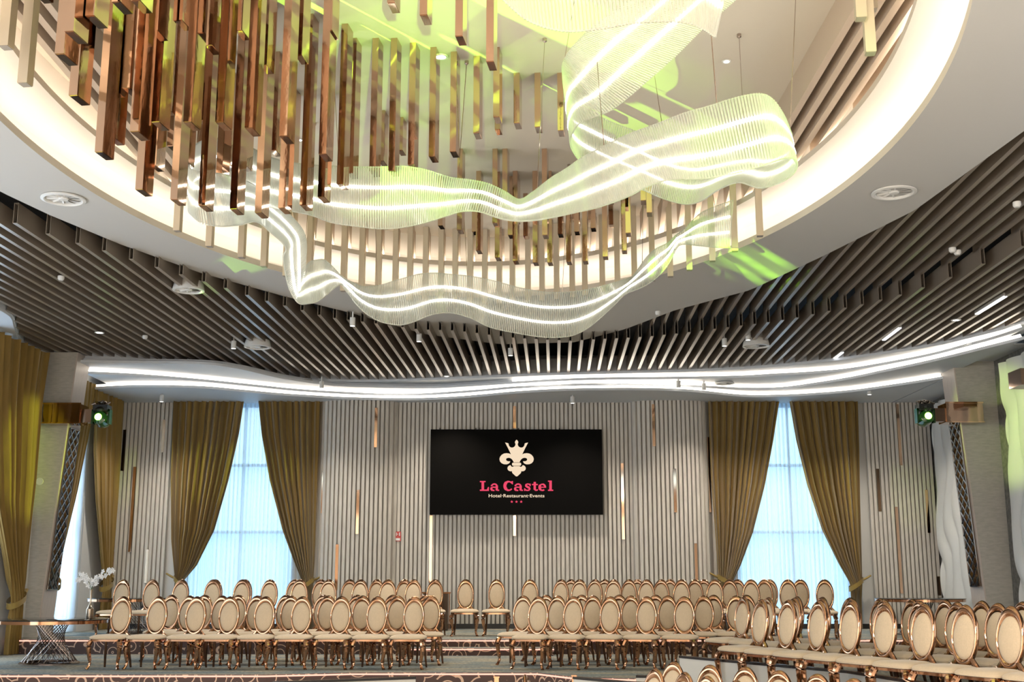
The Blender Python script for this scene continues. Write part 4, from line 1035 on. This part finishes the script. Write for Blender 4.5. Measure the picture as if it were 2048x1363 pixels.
row([239, 299, 357, 421, 479, 535, 595, 652, 716, 772, 823], 21.1, ZB, -.12, 'front row on the rear platform left of the aisle', GBk)
row([425, 484, 584, 637, 695, 749, 804, 866], 21.85, ZB, -.12, 'back row on the rear platform left of the aisle', GBk)
row([931, 993, 1059], 21.9, ZB, -.02, 'three beside the aisle on the rear platform', GBk)
row([1148, 1216, 1282, 1353, 1419, 1492, 1566, 1639], 21.1, ZB, -.38, 'front row on the rear platform, right of the aisle', GBk)
row([1112, 1179, 1248, 1312, 1380, 1449, 1519, 1592], 21.85, ZB, -.38, 'middle row on the rear platform, right of the aisle', GBk)
row([1132, 1199, 1265, 1330, 1398, 1466, 1530], 22.6, ZB, -.38, 'back row on the rear platform, right of the aisle', GBk)
# right raised block, facing down-left
def row_line(x0, y0, n, step, desc):
    for i in range(n):
        put_chair(x0+.39*step*i, y0-.92*step*i, .02, -1.13+random.uniform(-.03, .03), 'oval-back chair, %s from the left, %s' % (ORD[i], desc), GB2)
row_line(2.70, 14.1, 9, .545, 'nearest row of the right raised block')
row_line(2.86, 16.0, 10, .56, 'middle row of the right raised block')
row_line(3.62, 16.2, 9, .56, 'back row of the right raised block')
platform('floor_right_platform', [(2.4, 13.6), (5.2, 8.9), (9.4, 9.0), (9.4, 17.2), (3.0, 17.2)], .0, .02, M['carpet'], M['riser'])
# chairs on the hall floor whose tops rise into view
def low_chair(u, vtop, y, rz, lab):
    p = atY(u, vtop, y+.25); put_chair(p.x, y, max(HF, p.z-1.005) if abs(p.z-1.005-HF) > .12 else HF, rz, lab, GF)
lows = [(1266, 1335, -.9), (1314, 1322, -.7), (1319, 1341, -1.0), (1366, 1349, -.9), (1390, 1328, -.6), (1417, 1357, -1), (1460, 1332, -.6), (1526, 1339, -.6), (1601, 1346, -.6), (1672, 1355, -.6), (1107, 1344, 1.4)]
for i, (u, v, rz) in enumerate(sorted(lows)):
    r = ray(u, v); y = (HF+1.005-EYE)*r[1]/r[2]
    put_chair(r[0]/r[1]*y, y-.25, HF, rz, 'oval-back chair on the hall floor cut by the lower photo edge, %s from the left' % ORD[i], GF)

# light thrown down by the cylinder spots, plus two added points without a housing
for u, v, Z in [(323, 803, 3.5), (643, 776, 3.7), (1145, 806, 3.5), (1408, 780, 3.7), (1739, 789, 3.6), (705, 652, 3.9), (838, 683, 3.9), (1021, 711, 3.9), (467, 697, 3.9), (1496, 680, 3.9), (900, 799, 3.6), (1560, 790, 3.6)]:
    p = atZ(u, v, Z); spot('ceiling_spot_light', p, (p.x, p.y-.15, 0), 280, (1, .90, .76), 120, .9, .04)
# ---- parapets with dark caps
def parapet(P, zt, zb, label):
    t = tag(empty('parapet', (P[0][0], P[0][1], zb)), label, 'parapet', 'white panels with black caps')
    for q, (w, z0, z1, mm, nm) in enumerate(((.05, 0, zt-zb, 'parapet', 'parapet_panel'), (.075, zt-zb, zt-zb+.028, 'cap', 'parapet_cap'))):
        m = MB(); L_ = []; R_ = []
        for i, (x, y) in enumerate(P):
            x0, y0 = P[max(i-1, 0)]; x1, y1 = P[min(i+1, len(P)-1)]; d = math.hypot(x1-x0, y1-y0); nx, ny = -(y1-y0)/d*w/2, (x1-x0)/d*w/2
            L_.append((x+nx-P[0][0], y+ny-P[0][1])); R_.append((x-nx-P[0][0], y-ny-P[0][1]))
        m.prism(L_+R_[::-1], z0, z1); m.build(nm, M[mm], t)
    return t
def capP(u, v, z): p = atZ(u, v, z-EYE); return (p.x, p.y)
pz = .33
a = capP(1362, 1310, pz); bb = capP(1700, 1340, pz); cc = capP(1850, 1363, pz)
parapet([a, bb, (cc[0], cc[1]), (cc[0]+1.1, cc[1]-2.2)], pz-.028, HF, 'long white parapet with black cap in front of the right raised chairs')
pz2 = .12
a2 = capP(1150, 1352, pz2); b2_ = capP(1250, 1361, pz2); parapet([a2, b2_, (b2_[0]+.8, b2_[1]-.5)], pz2-.028, HF, 'low white parapet with black cap at the bottom edge, right of centre')
a3 = capP(830, 1352, .1); b3_ = capP(545, 1362, .1); parapet([b3_, a3], .072, HF, 'low white parapet with black cap at the bottom edge, left of centre')
a4 = (a[0]-.55, a[1]+.1); parapet([a4, (a[0]-.05, a[1]+.02)], .06, HF, 'short stepped parapet piece left of the long white one')
for u, v, lab in ((993, 1354, 'slim rose gold post at the bottom edge near the centre'), (1148, 1351, 'slim rose gold post at the end of the right low parapet')):
    p = atY(u, v, 13.5 if u < 1000 else capP(1150, 1352, .12)[1]+.02); m = MB(); m.box((0, 0, -.4), (.05, .05, .8)); m.box((0, 0, .005), (.065, .065, .012)); o = m.build('metal_post', M['copper']); o.location = p; tag(o, lab, 'post', 'rose gold posts')
